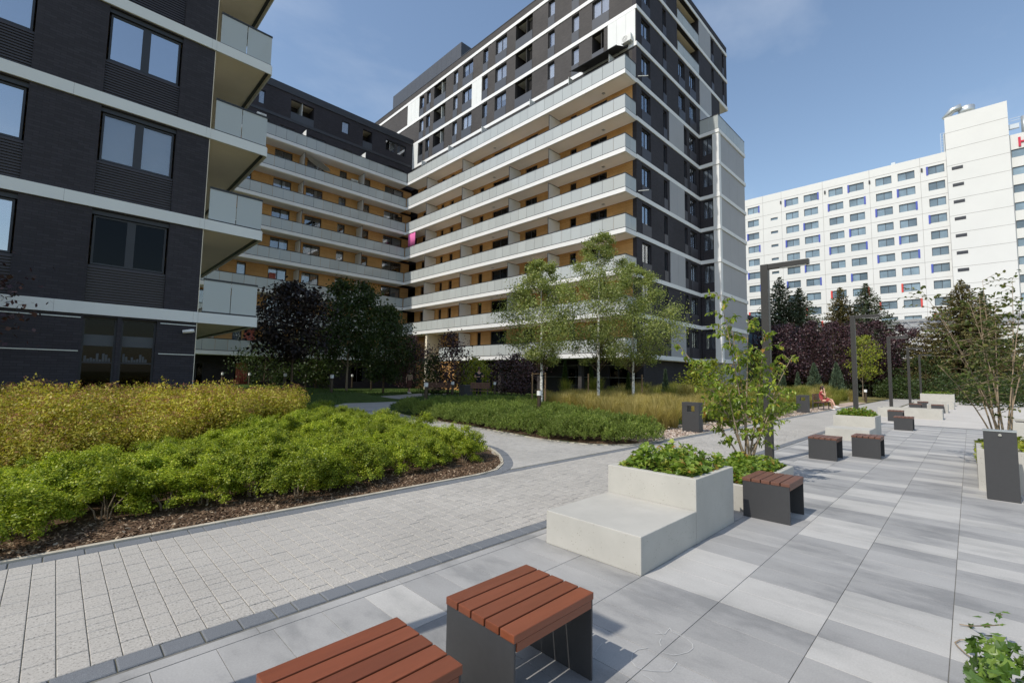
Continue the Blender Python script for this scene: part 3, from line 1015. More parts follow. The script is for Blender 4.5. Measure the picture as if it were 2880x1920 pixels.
# end wall (in shade)
mbe = MB()
XR, XR2 = 47.9, 50.1
WN = (31.55, 33.0), (35.2, 35.85), (39.1, 39.8), (40.35, 41.8)
for k in range(0, 11):
    z0, z1 = ZK(k), ZK(k+1)-BAND
    zs, ze = z0+.95, z1-.22
    ops = [(31.55, 33.0, zs, ze), (35.2, 35.85, zs, ze)]
    if k >= 9: lst = [(38.0, 42.7, 'L'), (42.75, 45.6, 'P' if k == 10 else ''), (45.85, 46.5, 'n'), (48.8, 49.3, 'n')]
    elif k in (7, 8): lst = [(38.2, 39.5, 'd'), (40.5, 41.9, 'd'), (42.75, 45.6, 'P'), (48.8, 49.3, 'n') if k == 9 else (45.9, 46.4, '')]
    else: lst = [(36.2, 39.05, 'P' if k in (6, 4, 2, 0) else ''), (39.1, 39.75, 'n'), (40.35, 41.8, 'd')]
    for a, b, t in lst:
        if t in ('n', 'd'): ops.append((a, b, zs, ze))
        elif t == 'L': ops.append((a, b, z0+.05, z1-.01))
    xr = 42.45 if k < 7 else XR if k < 9 else XR2
    wall(fe, mbe, XM+.001, xr, z0, z1+.001, ops)
    for a, b, za, zb in ops:
        if b-a > 4:
            mb = MB()
            fe.add(mb, a-.05, b+.05, -1.7, -1.65, z0, z1)
            fe.add(mb, a-.05, a, -1.65, -.34, z0, z1)
            fe.add(mb, b, b+.05, -1.65, -.34, z0, z1)
            l_ = mb.build('loggia_wall', M['brick'], T)
            mb = MB()
            fe.add(mb, a, b, -1.65, -.34, z1-.02, z1)
            mb.build('loggia_ceiling', M['soffit'], l_)
            fe.box('loggia_floor', a, b, -1.65, -.34, z0, z0+.05, M['soffit'], l_)
            railing(fe, a+.02, b-.02, .04, z0-.1, 1.2, 4, T)
        else:
            window(fe, a, b, za, zb, T, 2 if b-a > 1 else 1, .15, 'glass_bright', 'mix')
            fe.box('spandrel_panel', a+.004, b-.004, .002, .03, z0+.03, za-.02, M['louvre'], T)
    for a, b, t in lst:
        if t == 'P':
            for i in range(2):
                st = (b-a)/2
                fe.box('facade_panel', a+st*i+.006, a+st*(i+1)-.006, .002, .05, z0+.005, z1-.005, M['greypanel'], T)  # white panels drawn grey: this wall's shade is put into the colour
    if k: fe.box('white_band', XM-.02 if k < 8 else XM-.03, 42.42 if k <= 7 else (45.8 if k == 8 else XR2+.05), .001, .06, ZK(k)-BAND, ZK(k), M['white'], T)
fe.box('white_band', XM-.02, 42.42, .001, .06, ZK(0)-BAND, ZK(0), M['white'], T)
fe.box('white_band', XM-.03, XR2+.05, .001, .06, ZK(11)-BAND, ZK(11), M['white'], T)
for k in range(1, 12):
    fe.add(mbe, XM+.001, 42.45 if k <= 7 else XR if k <= 8 else XR2, -.35, -.001, ZK(k)-BAND+.001, ZK(k))
fe.add(mbe, XM+.36, XR2, -.35, .03, ZK(11)+.001, ZK(11)+.72)
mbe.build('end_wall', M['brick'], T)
bx('soffit', XR, XR2+.04, YE-.02, YE+12, ZK(9)-BAND-.04, ZK(9)-BAND-.003, M['soffit_white'], T)
# bulk of the building, so that light and shade are right from every side
mb = MB()
mb.box(XM+2.4, XR, YE+2.2, UPY, 0, ZK(11)+.2).box(XR, XR2, YE+2.2, YE+12, ZK(9)-BAND+.05, ZK(11)+.2)
mb.box(XM+.36, XR2-.02, YE+.36, UPY, ZK(11)-.02, ZK(11)+.15)
mb.box(32.56, XR, YE+.7, UPY, 0, ZK(0)-BAND-.04)
for k in range(0, 12): mb.box(XM+.37, (XR if k < 9 else XR2)-.36, YE+.37, UPY, ZK(k)-.28, ZK(k)-.03)
mb.box(XR-.35, XR-.01, YE+.36, UPY, 0, ZK(9)).box(XR2-.35, XR2, YE+.001, YE+12, ZK(9)-BAND, ZK(11)+.7)
mb.build('inner_structure', M['brick'], T)
# ground floor of the end wall
gf = Face('y', YE+.9)
mb = MB()
ops = [(33.0, 34.6, .3, 2.75), (36.5, 37.3, .3, 2.75), (39.6, 41.6, .3, 2.75)]
wall(gf, mb, 32.2, 49, -.3, ZK(0)-BAND, ops)
mb.build('ground_floor_wall', M['brick_warm'], T)
for a, b, za, zb in ops: window(gf, a, b, za, zb, T, 2, .12)
mb = MB()
gf.add(mb, 32.2, 49, .001, .02, 1.55, 1.58)
gf.add(mb, 32.2, 49, .001, .02, 2.75, 2.78)
mb.build('steel_trim', M['steel'], T)
bx('soffit', XM-1.6, 49.3, YE+.06, YE+1.4, ZK(0)-BAND-.035, ZK(0)-BAND-.004, M['soffit_white'], T)
# rooftop box
mb = MB().box(33, 35.2, 42.8, 59, ZK(11)+.1, ZK(11)+5.45)
mb.build('roof_plant_room', M['spandrel'], T)
for i in range(16):
    bx('roof_cladding_panel', 32.96, 32.995, 42.82+i*1.01, 43.82+i*1.01, ZK(11)+.2, ZK(11)+5.43, M['spandrel'], T)
# annex
XA, YA = 42.45, 15.66
for k in range(0, 8):
    z0, z1 = ZK(k), ZK(k+1)-BAND
    bx('white_band', XA-.06, 49.5, YA-.06, YE-.07, z0-BAND, z0, M['white'], T)
    if k == 7: continue
    bx('white_column', XA, XA+.5, YA, 16.24, z0, z1, M['white'], T)
    for i in range(3):
        st = (49.4-XA-.52)/3
        bx('facade_panel', XA+.52+st*i+.006, XA+.52+st*(i+1)-.006, YA+.03, YA+.12, z0+.006, z1-.006, M['greypanel'], T)
    fa = Face('x', XA+.08)
    mb = MB()
    wall(fa, mb, 16.241, YE-.001, z0, z1, [(16.3, 17.2, z0+.9, z1-.15)], .25)
    mb.build('annex_wall', M['brick'], T)
    window(fa, 16.3, 17.2, z0+.9, z1-.15, T, 2, .1, 'glass_bright', 'mix')
    for i in range(9): fa.box('louvre_slat', 16.3, 17.2, .002, .03, z0+.05+i*.09, z0+.11+i*.09, M['louvre'], T)
mb = MB().box(XA+.36, 49.4, YA+.125, YE-.001, 0, ZK(7)-.05)
mb.build('annex_core', M['greypanel'], T)
railing(Face('y', YA), XA-.02, 49.5, -.02, ZK(7), 1.45, 7, T)
railing(Face('x', XA), YA, YE-.08, -.02, ZK(7), 1.45, 2, T)
railing(Face('x', 49.5), YA, YE-.08, -.02, ZK(7), 1.45, 2, T)
# side balconies beyond the annex
for k in range(1, 7):
    bx('balcony_slab', 49.5, 50.8, YE-.6, YE+5, ZK(k)-BAND, ZK(k), M['white'], T)
    railing(Face('y', YE-.6), 49.55, 50.75, -.02, ZK(k), 1.1, 1, T)

# loose things on the tower
def ac_unit(label, c, face='x'):
    t = thing('air_conditioner', label, 'air conditioner', c, 0, 'air conditioners on balconies')
    x, y, z = c
    mb = MB().box(x-.16, x+.16, y-.42, y+.42, z, z+.58) if face == 'x' else MB().box(x-.42, x+.42, y-.16, y+.16, z, z+.58)
    mb.build('casing', M['white_plastic'], t, .02)
    mb = MB()
    for r in (.08, .15, .22):
        for j in range(20):
            a, b = 2*pi*j/20, 2*pi*(j+1)/20
            if face == 'x': mb.tube([(x-.165, y+.1+r*cos(a), z+.29+r*sin(a)), (x-.165, y+.1+r*cos(b), z+.29+r*sin(b))], .008, 4)
            else: mb.tube([(x+.1+r*cos(a), y-.165, z+.29+r*sin(a)), (x+.1+r*cos(b), y-.165, z+.29+r*sin(b))], .008, 4)
    mb.build('fan_grille', M['rail'], t)
    mb = MB()
    for s_ in (-.3, .3):
        if face == 'x': mb.box(x-.15, x+.3, y+s_-.02, y+s_+.02, z-.06, z)
        else: mb.box(x+s_-.02, x+s_+.02, y-.15, y+.3, z-.06, z)
    mb.build('bracket', M['steel'], t)
    return t
ac_unit('white air conditioner high on the white panelled corner of the tower', (30.46, 18.15, ZK(8)+.05))
aw = thing('awning', 'dark sun awning slung out over the top terrace corner', 'awning', (30.6, 20.3, 28))
mb = MB()
mb.v = [(30.69, 22.6, 28.0), (30.69, 18.2, 28.0), (28.95, 18.2, 27.2), (28.95, 22.6, 27.2)]
mb.v += [(a, b, c-.03) for a, b, c in mb.v]
mb.f = [(0, 1, 2, 3), (7, 6, 5, 4), (0, 4, 5, 1), (1, 5, 6, 2), (2, 6, 7, 3), (3, 7, 4, 0)]
mb.build('fabric', M['awning'], aw)
MB().tube([(28.95, 18.15, 27.18), (28.95, 22.65, 27.18)], .035, 8).build('front_bar', M['rail'], aw)
MB().box(30.60, 30.69, 18.15, 22.65, 28.01, 28.15).build('cassette', M['rail'], aw)
mb = MB()
mb.tube([(30.65, 19, 27.9), (29.9, 19.4, 27.5), (28.97, 19, 27.2)], .025, 6).tube([(30.65, 21.8, 27.9), (29.9, 21.4, 27.5), (28.97, 21.8, 27.2)], .025, 6)
mb.build('folding_arm', M['rail'], aw)
def cloth(name, label, mat, x0, y0, x1, y1, z0, z1, n=22, amp=.05, group=None):
    mb = MB()
    dx, dy = x1-x0, y1-y0
    L = hypot(dx, dy)
    for i in range(n+1):
        t = i/n
        o = amp*sin(i*1.9)+amp*.5*sin(i*.7)
        for z in (z0, z1):
            mb.v.append((x0+dx*t-dy/L*o, y0+dy*t+dx/L*o, z))
    for i in range(n): mb.f.append((2*i, 2*i+2, 2*i+3, 2*i+1))
    o = tag(mb.build(name, mat, None, 0, True), label, 'curtain', group)
    sm = o.modifiers.new('thick', 'SOLIDIFY')
    sm.thickness = .012
    return o
cloth('balcony_curtain', 'pink and white curtain hung on the inner corner balcony', M['pink'], 29.18, 45.8, 29.18, 47.3, ZK(4)+.9, ZK(5)-BAND-.08)
for k, label in ((7, 'white pole stuck out below the tower terrace corner'), (4, 'white pole stuck out at the middle of the tower edge')):
    tag(MB().tube([(30.8, 17.38, ZK(k)+.15), (31.5, 16.9, ZK(k)+.3)], .035, 8).build('bird_spike_pole', M['white_plastic']), label, 'pole')

# ------------------------------------------------------------------ back wing
Wg = thing('apartment_wing', 'shaded back wing with tiers of glass balconies over wood walls, dark top floors', 'apartment building', (20, 49.5, 0))
YB, YW = 47.9, 49.5
fb = Face('y', YW)
X0 = 1.0
BW = [(4.3, 6.0, 2), (7.6, 9.4, 2), (11.7, 12.5, 1), (14.5, 16.25, 2), (17.75, 19.55, 2), (21.35, 22.2, 1), (24.4, 25.1, 1), (27.0, 29.6, 2)]
mbo = MB()
for k in range(8):
    z = ZK(k)
    bx('balcony_slab', X0, XF-.003, YB, YW-.002, z-BAND, z, M['white'], Wg)
    bx('soffit', X0, XF-.02, YB+.1, YW-.01, z-BAND-.03, z-BAND-.002, M['soffit_white'], Wg)
    railing(Face('y', YB), X0, XF-.04, -.03, z, 1.13 if k < 7 else 1.2, 28, Wg)
    if k == 7: continue
    zt = ZK(k+1)-BAND-.03
    ops = [(a, b, z+(.05 if n == 2 else .85), z+2.6) for a, b, n in BW]
    wall(fb, mbo, X0, XM, z-.002, zt, ops)
    for a, b, za, zb in ops:
        window(fb, a, b, za, zb, Wg, 2 if b-a > 1.2 else 1, .14, 'glass_bright', 'mix' if random.random() < .6 else None)
    for xd in (9.9, 16.95, 23.6):
        s_ = bx('divider_screen', xd-.015, xd+.015, YB+.1, YW-.01, z+.06, z+2.5, M['frost_screen'], Wg)
        MB().box(xd-.02, xd+.02, YB+.06, YB+.1, z+.02, z+2.55).box(xd-.02, xd+.02, YB+.1, YW-.01, z+2.5, z+2.55).build('screen_frame', M['rail'], s_)
mbo.build('wood_wall', M['wood'], Wg)
for xd in (16.95, 23.6): bx('terrace_screen', xd-.015, xd+.015, YB+.1, YW-.01, ZK(7)+.06, ZK(7)+1.9, M['whitepanel'], Wg)
mb = MB()
z0, z1, z2 = ZK(7), ZK(8), ZK(9)-.25
ops = [(12.0, 13.8, z0+.05, z0+2.2), (14.8, 16.4, z0+1.2, z0+2.2), (17.6, 19.6, z0+1.2, z0+2.2), (21.6, 22.6, z0+.3, z0+2.2), (27.4, 29.6, z0+.5, z0+2.2)]
wall(fb, mb, X0, XM, z0, z1, ops)
for a, b, za, zb in ops: window(fb, a, b, za, zb, Wg, 2, .12, 'glass_bright', 'mix' if random.random() < .5 else None)
ops = [(10.6, 11.8, z1+.5, z1+2.1), (12.7, 13.3, z1+.6, z1+2.0), (15.8, 18.2, z1+.9, z1+2.35), (21.35, 22.2, z1+.95, z1+2.3), (23.9, 25.1, z1+.9, z1+2.35), (26.9, 29.7, z1+.95, z1+2.3)]
wall(fb, mb, X0, XM, z1, z2, ops)
for a, b, za, zb in ops:
    if round(a, 1) in (15.8, 23.9):
        m2 = MB()
        fb.add(m2, a-.05, b+.05, -1.6, -1.55, za-.1, zb+.1)
        fb.add(m2, a-.05, a, -1.55, -.34, za-.1, zb)
        fb.add(m2, b, b+.05, -1.55, -.34, za-.1, zb)
        l_ = m2.build('loggia_wall', M['brick'], Wg)
        m2 = MB()
        fb.add(m2, a, b, -1.55, -.34, zb, zb+.02)
        m2.build('loggia_ceiling', M['soffit'], l_)
        if b-a > 2: fb.box('loggia_screen', a+1.15, a+1.2, -1.5, -.1, za, zb, M['frost_screen'], l_)
        fb.box('loggia_parapet', a+.004, b-.004, .002, .035, z1+.03, za+.02, M['spandrel'], l_)
    else:
        window(fb, a, b, za, zb, Wg, 2 if b-a > 1.2 else 1, .12, 'glass_bright', 'curtain' if b-a < 1 else None)
mb.build('brick_wall', M['brick'], Wg)
fb.box('dark_band', X0, XM-.05, .002, .06, z1-.18, z1+.12, M['darkband'], Wg)
fb.box('parapet', X0, XM-.05, .002, .10, z2-.02, z2+.75, M['darkband'], Wg)
mb = MB().box(X0, XM+.3, YW+1.7, YW+13, 0, z2+.6).box(X0, XM+.3, YW+.36, YW+13, z2+.3, z2+.7)
for k in range(10): mb.box(X0, XM, YW+.37, YW+1.72, ZK(k)-.28, ZK(k)-.03)
mb.build('inner_structure', M['brick'], Wg)
mb = MB()
gb = Face('y', YW+.6)
ops = [(8.5, 9.7, .3, 2.4), (12.2, 13.4, .1, 2.6), (16, 17.5, .6, 2.4), (20, 21.5, .6, 2.4), (24, 25.5, .6, 2.4)]
wall(gb, mb, X0, XM+1.4, -.3, ZK(0)-BAND-.03, ops)
mb.build('ground_floor_wall', M['brick'], Wg)
for a, b, za, zb in ops: window(gb, a, b, za, zb, Wg, 2, .12)
for xx, zz in ((16.4, ZK(7)+1.7), (20.6, ZK(7)+1.75), (25.6, ZK(7)+1.75)):
    mb = MB()
    for j in range(12): pass
    o = MB().lathe([(.02, -.13), (.11, -.08), (.14, 0), (.11, .08), (.02, .13)], 12, (xx, YW-.16, zz)).build('globe_lamp', M['opal'], Wg, 0, True)
ac_unit('white air conditioner on the dark wall at the left of the back terrace', (13.0, 49.3, ZK(7)+1.9), 'y')
ac_unit('white air conditioner beside a wood wall under the back terrace', (23.0, 49.3, ZK(6)+1.35), 'y')
um = thing('parasol', 'tilted pale parasol on an upper balcony of the back wing', 'parasol', (18.4, 48.7, ZK(6)))
mb = MB()
for j in range(8): mb.v.append((18.6+1.25*cos(pi*j/4), 48.5+.7*sin(pi*j/4), ZK(6)+2.0-.42*cos(pi*j/4)))
mb.v.append((18.6, 48.5, ZK(6)+2.28))
for j in range(8): mb.f.append((j, (j+1) % 8, 8))
o = mb.build('canopy', M['white_plastic'], um)
o.modifiers.new('t', 'SOLIDIFY').thickness = .01
MB().tube([(18.3, 48.6, ZK(6)), (18.6, 48.5, ZK(6)+2.26)], .02, 6).build('pole', M['steel'], um)
cloth('balcony_curtain', 'coral curtain hung behind a low balcony of the back wing', M['coral'], 12.7, 49.42, 13.6, 49.42, ZK(0)+.6, ZK(0)+2.4)
cloth('balcony_curtain', 'coral striped curtain in a wide window two balconies up', M['coral'], 14.6, 49.45, 15.2, 49.45, ZK(2)+.2, ZK(2)+2.0)
cloth('balcony_curtain', 'coral curtain seen at the ground floor beside the left block', M['coral'], 12.3, 50.0, 13.3, 50.0, .2, 2.5)

# ------------------------------------------------------------------ left building
Lb = thing('apartment_block', 'near dark brick apartment block with white bands and ribbed panels, in shade', 'apartment building', (3.15, 17.6, 0))
YL = 17.6
fl = Face('y', YL)
LX0, LX1, NK = -16.0, 3.15, 9
mbl = MB()
for k in range(NK):
    z0, z1 = ZK(k)+.03, ZK(k+1)-BAND+.03
    ops = []
    gx = [(.50, 2.20), (-2.75, -1.05), (-6.0, -4.3), (-9.3, -7.6), (-12.6, -10.9)]
    for a, b in gx: ops.append((a-.05, b+.05, z0+.02, z1-.04))
    wall(fl, mbl, LX0, LX1-.02, z0, z1, ops)
    for gi, (a, b) in enumerate(gx):
        fill = {0: [None, 'blind', None, None][min(k, 3)] if k < 4 else 'curtain', 1: 'curtain'}.get(gi, 'mix')
        g = 'glass_bright' if gi == 0 and k in (1, 2, 3) else 'glass'
        if gi == 0: fill = {0: 'etched', 1: 'blind', 2: None}.get(k, None)
        g = {0: 'glass', 1: 'glass_bright'}.get(k, 'glass_sky') if gi == 0 else 'glass_sky'
        window(fl, a, b, z0+1.12, z0+2.56, Lb, 2, .13, g, fill, .05, .20)
        rb = MB()
        fl.add(rb, a-.05, b+.05, -.16, -.10, z0+.02, z0+1.10)
        rp_ = rb.build('ribbed_panel', M['louvre'], Lb)
        for i in range(13):
            fl.box('rib', a-.045, b+.045, -.098, -.06, z0+.05+i*.08, z0+.093+i*.08, M['louvre'], rp_)
        fl.box('blind_box', a-.05, b+.05, -.2, -.07, z0+2.575, z1-.045, M['frame'], Lb)
    # white band, cut into panels
    xx = LX0
    while xx < 4.84:
        x2 = min(xx+3.17, 4.86) if xx+3.17 < 3.2 or xx >= 3.1 else 3.15
        fl.box('white_band', xx+.002, x2-.002, .001, .06, ZK(k)-BAND+.03, ZK(k)+.03, M['whitepanel'], Lb)
        xx = x2
fl.box('white_band', LX0, LX1, .001, .06, ZK(NK)-BAND+.03, ZK(NK)+.03, M['whitepanel'], Lb)
for k in range(NK+1): fl.add(mbl, LX0, LX1-.02, -.35, 0, ZK(k)-BAND+.03, ZK(k)+.03)
fl.add(mbl, LX0, LX1-.02, -.35, 0, ZK(NK)+.031, ZK(NK)+.7)
# ground floor with shop windows
ops = [(.46, 1.2, .15, 3.1), (1.3, 2.12, .15, 3.1), (-5.2, -4.4, .15, 3.1), (-4.3, -3.5, .15, 3.1)]
wall(fl, mbl, LX0, LX1-.02, -.3, ZK(0)-BAND+.031, ops)
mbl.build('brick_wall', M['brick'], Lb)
for a, b, za, zb in ops:
    w_ = window(fl, a, b, za, zb, Lb, 1, .15, 'glass', None, .05)
    fl.box('window_band', a+.05, b-.05, -.172, -.165, 2.28, 2.6, M['etched'], w_)
    fl.box('transom', a+.05, b-.05, -.2, -.14, 1.78, 1.82, M['frame'], w_)
    for i in range(9):
        h = random.uniform(.05, .26)
        fl.box('skyline_sticker', a+.08+i*.065, a+.135+i*.065, -.172, -.166, 1.83, 1.83+h, M['etched'], w_)
for a, b in ((-3.4, .41), (2.2, 3.12), (-9, -5.3)):
    for z in (3.04, 2.10): fl.box('steel_trim', a, b, .001, .02, z, z+.025, M['steel'], Lb)
# right-hand side with deep balconies
mb = MB().box(LX1-.35, LX1-.001, YL+.001, YL+20, -.3, ZK(NK)+.7)
mb.box(LX0, LX1-.36, YL+2.2, YL+20, -.3, ZK(NK)+.5).box(LX0, LX1-.36, YL+.36, YL+20, ZK(NK)-.02, ZK(NK)+.2)
for k in range(NK): mb.box(LX0, LX1-.36, YL+.37, YL+2.3, ZK(k)-.26, ZK(k)-.02)
mb.build('side_wall', M['soffit'], Lb)
for k in range(NK+1):
    z = ZK(k)+.03
    bx('balcony_slab', LX1+.001, 4.86, YL+.001, YL+9.5, z-BAND+.05, z-.01, M['soffit'], Lb)
    bx('edge_trim', 4.862, 4.90, YL, YL+9.5, z-BAND, z, M['whitepanel'], Lb)
    bx('gutter_strip', 4.70, 4.80, YL+.06, YL+9.5, z-BAND+.02, z-BAND+.049, M['rail'], Lb)
    if k < NK:
        railing(Face('y', YL), LX1+.1, 4.86, -.02, z, 1.15, 2, Lb)
        railing(Face('y', 0), 0, .001, 0, -50, 0.2, 1, Lb) if False else None
        for i in range(9):
            bx('glass_panel', 4.80, 4.82, YL+.06+i*1.04, YL+1.07+i*1.04, z+.05, z+1.1, M['frost'], Lb)
        bx('rail', 4.785, 4.835, YL, YL+9.5, z+1.105, z+1.15, M['rail'], Lb)
        bx('balcony_door', LX1+.001, LX1+.03, YL+2, YL+3.6, z+.02, z+2.3, M['glass'], Lb)
# security camera
sc = thing('security_camera', 'small white security camera under the first white band', 'camera', (2.9, 17.4, 2.85))
MB().lathe([(.0, -.16), (.055, -.15), (.06, .1), (.045, .15)], 12).build('housing', M['white_plastic'], sc, 0, True, True).rotation_euler = (radians(80), 0, radians(70))
MB().box(-.03, .03, 0, .2, .0, .05).build('arm', M['white_plastic'], sc, 0, False, True)
cap = None

# ------------------------------------------------------------------ hotel
H = thing('hotel_building', 'white panelled hotel slab with rows of windows and blue and red fins', 'hotel', (110, 5, 0))
fh = Face('x', 110.0)
HC = [(24.3, 26.7), (20.8, 23.3), (16.5, 18.9), (13.1, 15.5), (8.9, 11.3), (5.6, 8.0), (1.6, 3.8)]
mb, mj = MB(), MB()
zt = 42.9
for i in range(14):
    za = 39.35-3.0*i
    ops = [(a, b, za, za+1.5) for a, b in HC]+[(32.1, 34.4, za, za+1.5), (36.6, 38.9, za, za+1.5)]
    if i > 0: ops.append((28.3, 29.7, za+.55, za+1.1))
    if za < 1: ops = []
    wall(fh, mb, 1.3, 50, za-1.0, za+2.0, ops, .5)
    for n, (a, b, z0, z1) in enumerate(ops):
        w_ = window(fh, a, b, z0, z1, H, 2 if b-a > 2 else 1, .18, 'hglass', 'mix' if random.random() < .55 else None, .06)
        if b-a > 2:
            side = (n+i) % 3
            mat = M['finblue'] if i < 7 else M['finred']
            if side == 0: fh.box('colour_fin', b-.05, b+.22, -.17, .06, z0-.05, z1+.05, mat, w_)
            elif side == 1 and n % 2: fh.box('colour_fin', a-.22, a+.05, -.17, .06, z0-.05, z1+.05, mat, w_)
    fh.add(mj, 1.3, 50, .001, .012, za-1.03, za-.98)
fh.add(mb, 1.3, 50, -.5, 0, 41.35, zt)
fh.add(mj, 1.3, 50, .001, .012, 41.30, 41.35)
for y in (4.8, 12.2, 19.9, 27.5, 31.2): fh.add(mj, y, y+.04, .001, .012, 2, zt)
mb.build('panel_wall', M['hotelwhite'], H)
mj.build('panel_joints', M['hoteljoint'], H)
mb = MB().box(110.9, 126, 1.3, 50, 0, zt-.4).box(110.45, 126, 1.3, 50, zt-.6, zt-.3)
mb.build('core', M['hotelwhite'], H)
for y in (27.6, 18.9+.6, 12.2, 4.6):
    fh.box('facade_lamp', y-.12, y+.12, .001, .2, 41.0-1.0+.2, 40.8, M['rail'], H)
fh.box('roof_vent', 8.3, 8.9, -1.5, -.9, zt-.3, zt+.7, M['steel'], H)
# stair shaft
fs = Face('x', 108.6)
sh = MB()
wall(fs, sh, -6.3, 1.25, 0, 48.5, [], .6)
for i in range(12):
    pass
s_ = sh.build('stair_shaft', M['hotelwhite'], H)
MB().box(109.21, 118, -6.3, 1.25, 0, 48.4).build('shaft_core', M['hotelwhite'], s_)
mj = MB()
for i in range(16): fs.add(mj, -6.3, 1.25, .001, .012, 45.6-3.0*i, 45.65-3.0*i)
mj.build('shaft_joint', M['hoteljoint'], s_)
for i in range(10):
    fs.box('slot_window', -.75, .65, .002, .03, 38.75-3.0*i, 39.3-3.0*i, M['frame'], H)
# roof plant on the shaft
d_ = MB().lathe([(1.1, 0), (1.1, 1.5), (1.0, 1.55)], 18, (110, -1.6, 48.4)).build('exhaust_stack', M['steel'], H, 0, True)
mb = MB().tube([(109.4, 1.2, 48.6), (109.4, .2, 49.8), (109.4, -1.0, 50.0)], [.5, .55, .6], 12)
mb.build('air_duct', M['steel'], H, 0, True)
fs.box('roof_hatch', -4.6, -4.1, -1.5, -1.0, 48.5, 48.9, M['white'], H)
mb = MB()
for k in range(9): mb.box(111.5, 111.55, 1.3, 1.9, 43.0+k*.5, 43.04+k*.5)
mb.box(111.5, 111.56, 1.28, 1.34, 43, 47).box(111.5, 111.56, 1.86, 1.92, 43, 47)
mb.build('ladder', M['steel'], H)
MB().tube([(111.2, 1.45, 42.5), (111.2, 1.45, 46.6), (111.2, 1.1, 46.9)], .14, 8).build('roof_pipe', M['steel'], H)
# right-hand part with ribbon windows
fr_ = Face('x', 110.0)
mb = MB()
for i in range(14):
    za = 39.1-3.0*i
    ops = [(-12.4, -6.5, za, za+1.35)] if za > 1 else []
    wall(fr_, mb, -40, -6.3, za-1.0, za+2.0, ops, .5)
    for a, b, z0, z1 in ops: window(fr_, a, b, z0, z1, H, 4, .15, 'hglass', 'mix' if random.random() < .5 else None, .06)
fr_.add(mb, -40, -6.3, -.5, 0, 41.1, 43.0)
mb.build('panel_wall', M['hotelwhite'], H)
MB().box(110.9, 126, -40, -6.3, 0, 42.6).build('core', M['hotelwhite'], H)
mb = MB().tube([(111.5, -8.3, 42.6), (111.5, -8.3, 46.3)], .42, 14)
mb.build('chimney_flue', M['steel'], H, 0, True)
mb = MB()
for z in (45.0, 45.6, 46.0): mb.box(110.6, 110.66, -7.8, -6.3, z, z+.05)
mb.box(110.4, 110.9, -7.6, -6.3, 44.2, 44.9)
mb.build('roof_railing', M['steel'], H)
# red letter on the parapet
mb = MB()
fr_.add(mb, -7.62, -7.34, .02, .16, 40.75, 42.3)
fr_.add(mb, -8.35, -8.07, .02, .16, 40.75, 42.3)
fr_.add(mb, -8.07, -7.62, .02, .16, 41.40, 41.66)
tag(mb.build('sign_letter', M['red']), 'red letter H mounted on the white hotel parapet', 'sign')

# low pavilion in front of the hotel
Pv = thing('entrance_pavilion', 'low pale grey hall in front of the hotel, seen past the spruces', 'building', (92, 2, 0))
fp = Face('x', 88.0)
for i in range(14):
    y0 = -22+i*2.6
    fp.box('fascia_panel', y0+.02, y0+2.58, 0, .12, 5.0, 9.3, M['hotelwhite'], Pv)
mb = MB().box(88.1, 104, -22, 14.4, 5.0, 9.2).box(90, 104, -22, 14.4, 0, 5.0)
mb.build('hall', M['greypanel'], Pv)
mb = MB()
for y in np.arange(-21.5, 14.4, 1.8): mb.tube([(88.4, y, 9.9), (88.4, y+.9, 10.8), (88.4, y+1.8, 9.9)], .05, 5)
mb.tube([(88.4, -22, 9.85), (88.4, 14.4, 9.85)], .07, 5).tube([(88.4, -22, 10.85), (88.4, 14.4, 10.85)], .07, 5)
mb.build('roof_truss', M['steel'], Pv)
MB().box(88.7, 88.9, -22, 14.4, 9.2, 11.0).build('roof_screen', M['greypanel'], Pv)
for i in range(9):
    y0 = -20+i*3.6
    fg = Face('x', 89.9)
    window(fg, y0, y0+3.2, .4, 4.4, Pv, 3, .05, 'hglass', None, .08)
mb = MB().box(86.5, 87.5, -1, 0.2, 9.25, 12.0)
mb.build('roof_fin', M['greypanel'], Pv)
# building-shaped dark block stands in for deep tree shade beside the annex
Lk = thing('shade_block', 'dark low block standing in for tree shade between the tower annex and the purple trees', 'building', (60, 20, 0))
MB().box(56, 75, 18.5, 30, -.2, 9.0).build('wall', M['brick'], Lk)
for i in range(5):
    Face('y', 18.5).box('window', 57+i*3.4, 59.6+i*3.4, .001, .04, 1.0, 3.2, M['hglass'], Lk)
    Face('y', 18.5).box('window', 57+i*3.4, 59.6+i*3.4, .001, .04, 5.0, 7.2, M['hglass'], Lk)
MB().box(55.9, 75.1, 18.4, 30.1, 9.0, 9.4).build('roof', M['darkband'], Lk)

# ================================================================== PLAZA FURNITURE
def bench(x0, y0, label, far=False, group='slatted cube seats on the plaza'):
    L, Wd, hh = .61, .50, .45
    t = thing('slatted_seat', label, 'bench', (x0, y0, 0), 0, group)
    for xx in (x0+.004, x0+L-.016):
        bx('side_panel', xx, xx+.012, y0+.004, y0+Wd-.004, 0, hh-.039, M['benchsteel'], t, .002)
    bx('cross_rail', x0+.017, x0+L-.017, y0+.06, y0+.10, hh-.085, hh-.040, M['benchsteel'], t)
    bx('cross_rail', x0+.017, x0+L-.017, y0+Wd-.10, y0+Wd-.06, hh-.085, hh-.040, M['benchsteel'], t)
    sw = (Wd-4*.010)/5
    for i in range(5):
        a = y0+i*(sw+.010)
        bx('slat', x0, x0+L, a, a+sw, hh-.038, hh, M['slat'] if not far else M['slat_end'], t, .005)
    # turned-down front lip
    bx('lip', x0+.02, x0+L-.02, y0+.001, y0+.013, hh-.078, hh-.0385, M['slat'] if not far else M['slat_end'], t)
    return t
b1 = bench(1.52, 1.48, 'nearer-to-planter slatted seat standing whole in the foreground, reddish brown top')
bench(.62, 1.48, 'reddish slatted seat cut off by the bottom edge of the picture')
